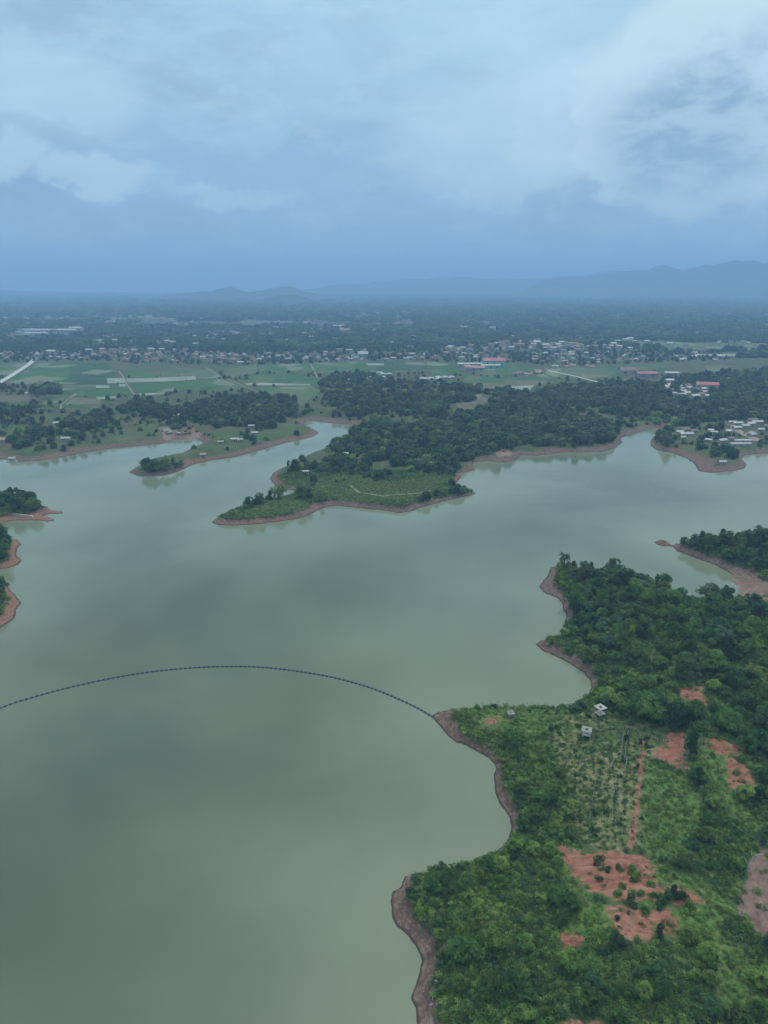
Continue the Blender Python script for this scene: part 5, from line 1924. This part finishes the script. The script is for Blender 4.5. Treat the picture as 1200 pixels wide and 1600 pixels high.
# planting rows of the plot
for k in range(9):
    a0, b0 = np.array(Pt(902 + 13 * k, 1158)), np.array(Pt(893 + 13.5 * k, 1318))
    n = int(np.hypot(*(b0 - a0)) / 0.95)
    if k in (8,):
        continue
    for i in range(n):
        if R0.uniform() < .36:
            continue
        q = a0 + (b0 - a0) * i / n + R0.normal(size=2) * .22
        tuft_pts.append((q[0], q[1], float(height_base(np.array([q[0]]), np.array([q[1]]))[0]), R0.uniform(0, 6.28), R0.uniform(.45, .8), int(R0.choice([0, 2, 2, 3]))))
zz = height(np.array([s[0] for s in stk]), np.array([s[1] for s in stk]))
for (x, y, words, sc_), z in zip(stk, zz):
    o = link('garden_stake', stake_me, None, (x, y, float(z)))
    o.scale = (1.1 * sc_ ** .3, 1.1 * sc_ ** .3, 0.75 * sc_ ** .6)
    o.rotation_euler = (R0.uniform(-.1, .1), R0.uniform(-.1, .1), 0)
    tag(o, 'thin bleached stake ' + words, 'stake', 'garden stakes ' + words)
    tuft_pts.append((x + R0.uniform(.3, .7), y, float(z), R0.uniform(0, 6.28), R0.uniform(.5, .8), int(R0.choice([0, 2, 1]))))


# dead pale tree on the right edge
def dead_tree(px, py):
    x, y = Pt(px, py)
    z = float(height(np.array([x]), np.array([y]))[0])
    e = link('dead_tree', None, None, (x, y, z))
    tag(e, 'leafless bleached dead tree at the edge of the brown clearing', 'tree')
    b = MB().tube([(0, 0, -.4), (.3, 0, 1.6), (.9, .1, 3.2), (1.5, 0, 4.6)], [.2, .16, .12, .05], 6)
    link('trunk', b.mesh('trunk', M['bark_pale']), e)
    for p in ([(.9, .1, 3.2), (.5, .3, 4.4), (.6, .5, 5.4)], [(.3, 0, 1.6), (-.6, .2, 2.8), (-.9, .1, 3.6)], [(1.2, 0, 3.9), (2.1, -.2, 4.4), (2.7, -.3, 4.5)]):
        link('branch', MB().tube(p, [.09, .06, .02], 5).mesh('branch', M['bark_pale']), e)


dead_tree(1166, 1362)


# ------------------------------------------------------------------ floating boom
def boom():
    pts = [(-260, 1230), (-120, 1158), (0, 1106.5), (58, 1087.5), (117, 1072), (175, 1059.5), (233, 1050), (292, 1044), (350, 1041.3), (408, 1042.4), (467, 1049), (525, 1059.5), (583, 1076), (642, 1101), (678, 1121)]
    g = np.array([P(a, b, 0.1) for a, b in pts])
    # dense Catmull-Rom
    dense = []
    for i in range(len(g) - 1):
        p0, p1, p2, p3 = g[max(i - 1, 0)], g[i], g[i + 1], g[min(i + 2, len(g) - 1)]
        for k in range(24):
            t = k / 24
            dense.append(0.5 * ((2 * p1) + (-p0 + p2) * t + (2 * p0 - 5 * p1 + 4 * p2 - p3) * t * t + (-p0 + 3 * p1 - 3 * p2 + p3) * t ** 3))
    dense.append(g[-1])
    dense = np.array(dense)
    seg = np.hypot(*np.diff(dense, axis=0).T)
    L = np.concatenate([[0], np.cumsum(seg)])
    e = link('floating_boom', None, None, (float(g[-1][0]), float(g[-1][1]), 0))
    tag(e, 'long curved line of dark blue floats strung across the lake to the near point', 'floating boom')
    off = Vector((float(g[-1][0]), float(g[-1][1]), 0))
    rb = MB().tube([(float(p[0]) - off.x, float(p[1]) - off.y, 0.06) for p in dense[::3]] + [(0, 0, 0.06)], [0.06] * (len(dense[::3]) + 1), 5)
    link('rope', rb.mesh('rope', M['rope']), e)
    fm = MB()
    fm.tube([(-.5, 0, 0), (-.44, 0, 0), (-.34, 0, 0), (.34, 0, 0), (.44, 0, 0), (.5, 0, 0)], [.12, .25, .33, .33, .25, .12], 10)
    fme = fm.mesh('float', M['float'])
    pitch = 1.5
    spots = []
    s = 0.6
    while s < L[-1]:
        q = L[-1] - s
        x, y = np.interp(q, L, dense[:, 0]), np.interp(q, L, dense[:, 1])
        x2, y2 = np.interp(q - .3, L, dense[:, 0]), np.interp(q - .3, L, dense[:, 1])
        spots.append((x, y, math.atan2(y2 - y, x2 - x)))
        s += pitch
    vis = [p for p in spots if in_view(*pix(p[0], p[1], 0)[:2], 4)]
    big_ = sorted(vis, key=lambda p: -1 / pix(p[0], p[1], 0)[2])[:100]
    ids = set(id(p) for p in big_)
    V, F = [], []
    for p in spots:
        z = 0.1
        if id(p) in ids:
            link('float', fme, e, (float(p[0]) - off.x, float(p[1]) - off.y, z), p[2])
        else:
            b = len(V)
            c, s_ = math.cos(p[2]), math.sin(p[2])
            V += [(v[0] * c - v[1] * s_ + p[0] - off.x, v[0] * s_ + v[1] * c + p[1] - off.y, v[2] + z) for v in fm.v]
            F += [tuple(i + b for i in f) for f in fm.f]
    me = bpy.data.meshes.new('floats')
    me.from_pydata(V, [], F)
    me.materials.append(M['float'])
    me.update()
    o = link('floats', me, e)
    o['kind'] = 'stuff'
    print('boom floats in view', len(vis), 'all', len(spots))


boom()


# small floating hut and stones
def float_hut(px, py, label):
    x, y = P(px, py)
    e = link('floating_hut', None, None, (x, y, 0), 0.2)
    tag(e, label, 'hut')
    link('deck', MB().box(-3.5, 3.5, -2.5, 2.5, 0.05, 0.45).mesh('deck', M['plank']), e)
    link('wall', MB().box(-1.8, 1.8, -1.4, 1.4, 0.45, 2.4).mesh('wall', M['wall']), e)
    rf = gable(3.6, 2.8, 2.4, 0.9, 0.5)
    link('roof', rf.mesh('roof', M['white_roof']), e)


float_hut(20, 721, 'small white roofed floating hut moored off the left shore')

RM = []
for k in range(3):
    bpy_v = []
    rng = np.random.default_rng(800 + k)
    n, m_ = 7, 5
    V, F = [], []
    for i in range(m_ + 1):
        for j in range(n):
            th, ph = math.pi * i / m_, 6.283 * j / n
            r = 1 + rng.uniform(-.22, .22)
            V.append((r * math.sin(th) * math.cos(ph), r * math.sin(th) * math.sin(ph) * .8, r * math.cos(th) * .6))
    for i in range(m_):
        for j in range(n):
            F.append((i * n + j, (i + 1) * n + j, (i + 1) * n + (j + 1) % n, i * n + (j + 1) % n))
    me = bpy.data.meshes.new('stone')
    me.from_pydata(V, [], F)
    me.materials.append(M['rock'])
    me.update()
    RM.append(me)
stone_pts = []
X, Y = jitter_grid(-330, 260, 85, 470, 1.5)
sd, w = shore(X, Y)
pebble = fbm(X, Y, 10, 95, 3)
k = (sd > 0.1) & (sd < w * 0.9) & (R0.uniform(size=len(X)) < 0.05 + 1.6 * np.clip(pebble - .45, 0, 1))
X, Y = X[k], Y[k]
Z = height(X, Y)
for x, y, z in zip(X, Y, Z):
    stone_pts.append((x, y, z, R0.uniform(0, 6.28), 0.1 + 0.5 * R0.uniform() ** 4, int(R0.integers(0, 3))))
stuff('pebbles', 'scattered small grey stones on the muddy banks', stone_pts, RM)

# ------------------------------------------------------------------ set out trees, shrubs and palms
LANDMARKS = {
    'upper': [(895, 905, 'by the far left tip of the upper headland'), (960, 905, 'along the skyline of the upper headland'), (1050, 935, 'behind the inlet on the upper headland'),
              (1150, 965, 'on the upper headland just below the mud flat'), (905, 1000, 'above the notch in the upper headland bank'), (950, 1080, 'behind the small bay of the upper headland'),
              (1030, 1010, 'in the middle of the upper headland thicket'), (1140, 1030, 'around the tall palm of the upper headland'), (1040, 1080, 'left of the topmost red soil patch'),
              (1120, 1090, 'right of the topmost red soil patch'), (1190, 1080, 'at the picture edge beyond the topmost red patch'), (1100, 1140, 'above the pair of right-hand red patches'),
              (1185, 1190, 'right of the pair of right-hand red patches'), (980, 1110, 'behind the hut with the holed roof')],
    'lower': [(760, 1140, 'on the point where the float line ends'), (800, 1200, 'above the curved bank of the near bay'), (845, 1270, 'between the near bay and the garden plot'),
              (750, 1370, 'on the shore between bay and lowest point'), (665, 1410, 'on the tip of the lowest point'), (705, 1510, 'above the lowest stretch of bank'),
              (800, 1440, 'in the middle of the lowest scrub'), (880, 1390, 'left of the eroded red slope'), (830, 1560, 'at the bottom edge left of the red strip'), (920, 1520, 'below the eroded red slope'),
              (1030, 1540, 'at the bottom edge below the dark upright bush'), (1120, 1540, 'along the grassy strip at the bottom right'), (1180, 1500, 'in the bottom right corner'),
              (1080, 1290, 'in the wood beyond the grassy slope'), (1130, 1360, 'beside the brown clearing'), (1180, 1280, 'at the picture edge above the brown clearing'), (900, 1470, 'around the small low red patch')],
    'left': [(20, 780, 'on the left spit with the boat ramp'), (5, 855, 'on the middle one of the left headlands'), (5, 930, 'on the lowest of the left headlands')],
    'far right': [(1080, 860, 'at the left end of the headland across the inlet'), (1130, 870, 'midway along the headland across the inlet'), (1185, 880, 'at the right end of the headland across the inlet')],
    'plot': [(900, 1150, 'around the grey hut of the garden plot'), (960, 1150, 'in the upper garden plot'), (1030, 1155, 'in the top right corner of the garden plot'), (920, 1230, 'in the left part of the garden plot'),
             (970, 1250, 'among the lower stake rows of the garden plot'), (950, 1310, 'along the bottom edge of the garden plot')],
    'slope': [(780, 1120, 'on the grassy knoll above the near point'), (860, 1125, 'on the grass left of the grey hut'), (1040, 1240, 'on the green slope right of the red path'), (1050, 1320, 'at the foot of the green slope'),
              (1120, 1200, 'in the grassy gully between red patches'), (1160, 1270, 'low in the right-hand grassy gully'), (900, 1400, 'on the grass left of the red slope'), (1060, 1420, 'on the grass right of the red slope'),
              (1120, 1510, 'on the grassy strip at the bottom right')],
}


def landmark(zone, px_, py_):
    c = LANDMARKS.get(zone)
    if not c:
        return AREA.get(zone, zone)
    return min(c, key=lambda q: (q[0] - px_) ** 2 + (q[1] - py_) ** 2)[2]


AREA = {'upper': 'in the thicket of the upper headland', 'lower': 'in the dense scrub of the nearest shore', 'left': 'on the wooded left shore',
        'far right': 'on the small headland across the inlet', 'point': 'in the clump on the small wooded point',
        'plot': 'in the dry garden plot', 'slope': 'on the open grassy slope', 'eroded': 'on the eroded red slope', 'skyline': 'on the skyline of the small right headland'}


def finish(lst, kinds, name, cat, limit):
    a = np.array([(t[0], t[1]) for t in lst])
    sd, w = shore(a[:, 0], a[:, 1])
    z = height(a[:, 0], a[:, 1], sd, w)
    px, py, d = pix(a[:, 0], a[:, 1], z + 1.5)
    size = np.array([kinds[t[3]][3] * kinds[t[3]][4] * t[2] ** 2 for t in lst]) / d ** 2
    vis = (px > 4) & (px < 1196) & (py > 350) & (py < 1590)
    prio = np.where(vis, size, -1)
    prio = np.where([bool(t[5]) for t in lst], 1e9 * vis, prio)
    order = np.argsort(-prio)
    keep = set(int(k) for k in order[:limit] if vis[k])
    q1, q2 = np.quantile([kinds[lst[k][3]][3] * lst[k][2] for k in keep], [.3, .7])
    rest_ = []
    for k, t in enumerate(lst):
        rz = random.Random(k).uniform(0, 6.28)
        zz_ = float(z[k])
        if k in keep:
            word, cm, tm = kinds[t[3]][:3]
            hz_ = kinds[t[3]][3] * t[2]
            sz = 'large' if hz_ > q2 else ('small' if hz_ < q1 else 'middling')
            where = landmark(t[4], px[k], py[k])
            lb = t[5] or '%s %s %s %s' % (sz, word, cat, where)
            gp = None if t[5] else '%ss %s' % (cat, where)
            if tm is None:
                o = link(name, cm, None, (t[0], t[1], zz_ - 0.08), rz)
            else:
                o = link(name, None, None, (t[0], t[1], zz_), rz)
                link('trunk', tm, o)
                link('crown', cm, o)
            o.scale = (t[2],) * 3
            tag(o, lb, cat, gp)
        else:
            rest_.append((t[0], t[1], zz_ - 0.08, rz, t[2], t[3]))
    print(name, len(keep), 'rest', len(rest_))
    return rest_


rest_t = finish(tree_list, TREES, 'broadleaf_tree', 'tree', 300)
rest_s = finish(shrub_list, SHRUBS, 'shrub', 'shrub', 300)
rest_p = finish(palm_list, PALMS, 'palm_tree', 'palm', 200)
CLEAR = np.array(BIGS + NEARXY + [(h[0], h[1], 5, 4, 10) for h in house_list if h[6].startswith('in the woods')])


def clear_of(pts, pad):
    a = np.array([(p[0], p[1]) for p in pts])
    bad_ = np.zeros(len(a), bool)
    for bx, by, hw, hd, front in CLEAR:
        if pad > 10 and by < 1380:
            continue
        bad_ |= (np.abs(a[:, 0] - bx) < hw + pad) & (a[:, 1] > by - hd - front - pad) & (a[:, 1] < by + hd + pad)
    return [p for p, q in zip(pts, bad_) if not q]


stuff_tree = clear_of(stuff_tree, 1.0)
copse_pts = clear_of(copse_pts, 16)
nT, nF = len(TREES), len(FAR)
wood = [(*p[:5], p[5]) for p in rest_t]
wood += [(*p[:5], p[5] + nT) for p in stuff_tree]
wood += [(*p[:5], p[5] + nT + nF) for p in copse_pts]
stuff('woodland', 'unbroken mass of further trees covering the shores and the hazy plain', wood, [t[1] for t in TREES] + FAR + COPSE)
if rest_p:
    stuff('palm_grove', 'further palms in the thicket', [(*p[:5], p[5]) for p in rest_p], [t[1] for t in PALMS])
under = list(tuft_pts) + [(*p[:5], p[5] + len(TUFTS)) for p in rest_s]
stuff('undergrowth', 'tangle of low weeds, grass and small bushes covering the near headland', under, TUFTS + [s[1] for s in SHRUBS])
print('woodland', len(wood), 'undergrowth', len(under), 'far houses', len(far_houses))

# ------------------------------------------------------------------ haze
hz = bpy.data.materials.new('haze')
hz.use_nodes = True
T = NT(hz.node_tree)
T.n.clear()
out = T.new('ShaderNodeOutputMaterial')
pv = T.new('ShaderNodeVolumePrincipled')
pv.inputs['Color'].default_value = (0.405, 0.65, 0.985, 1)
pv.inputs['Density'].default_value = 0.00023
pv.inputs['Anisotropy'].default_value = 0.0
T.l.new(pv.outputs[0], out.inputs['Volume'])
hb = MB().box(-32000, 32000, -2000, 33000, -3.6, 470)
haze = link('haze', hb.mesh('haze', hz))
haze['kind'] = 'stuff'
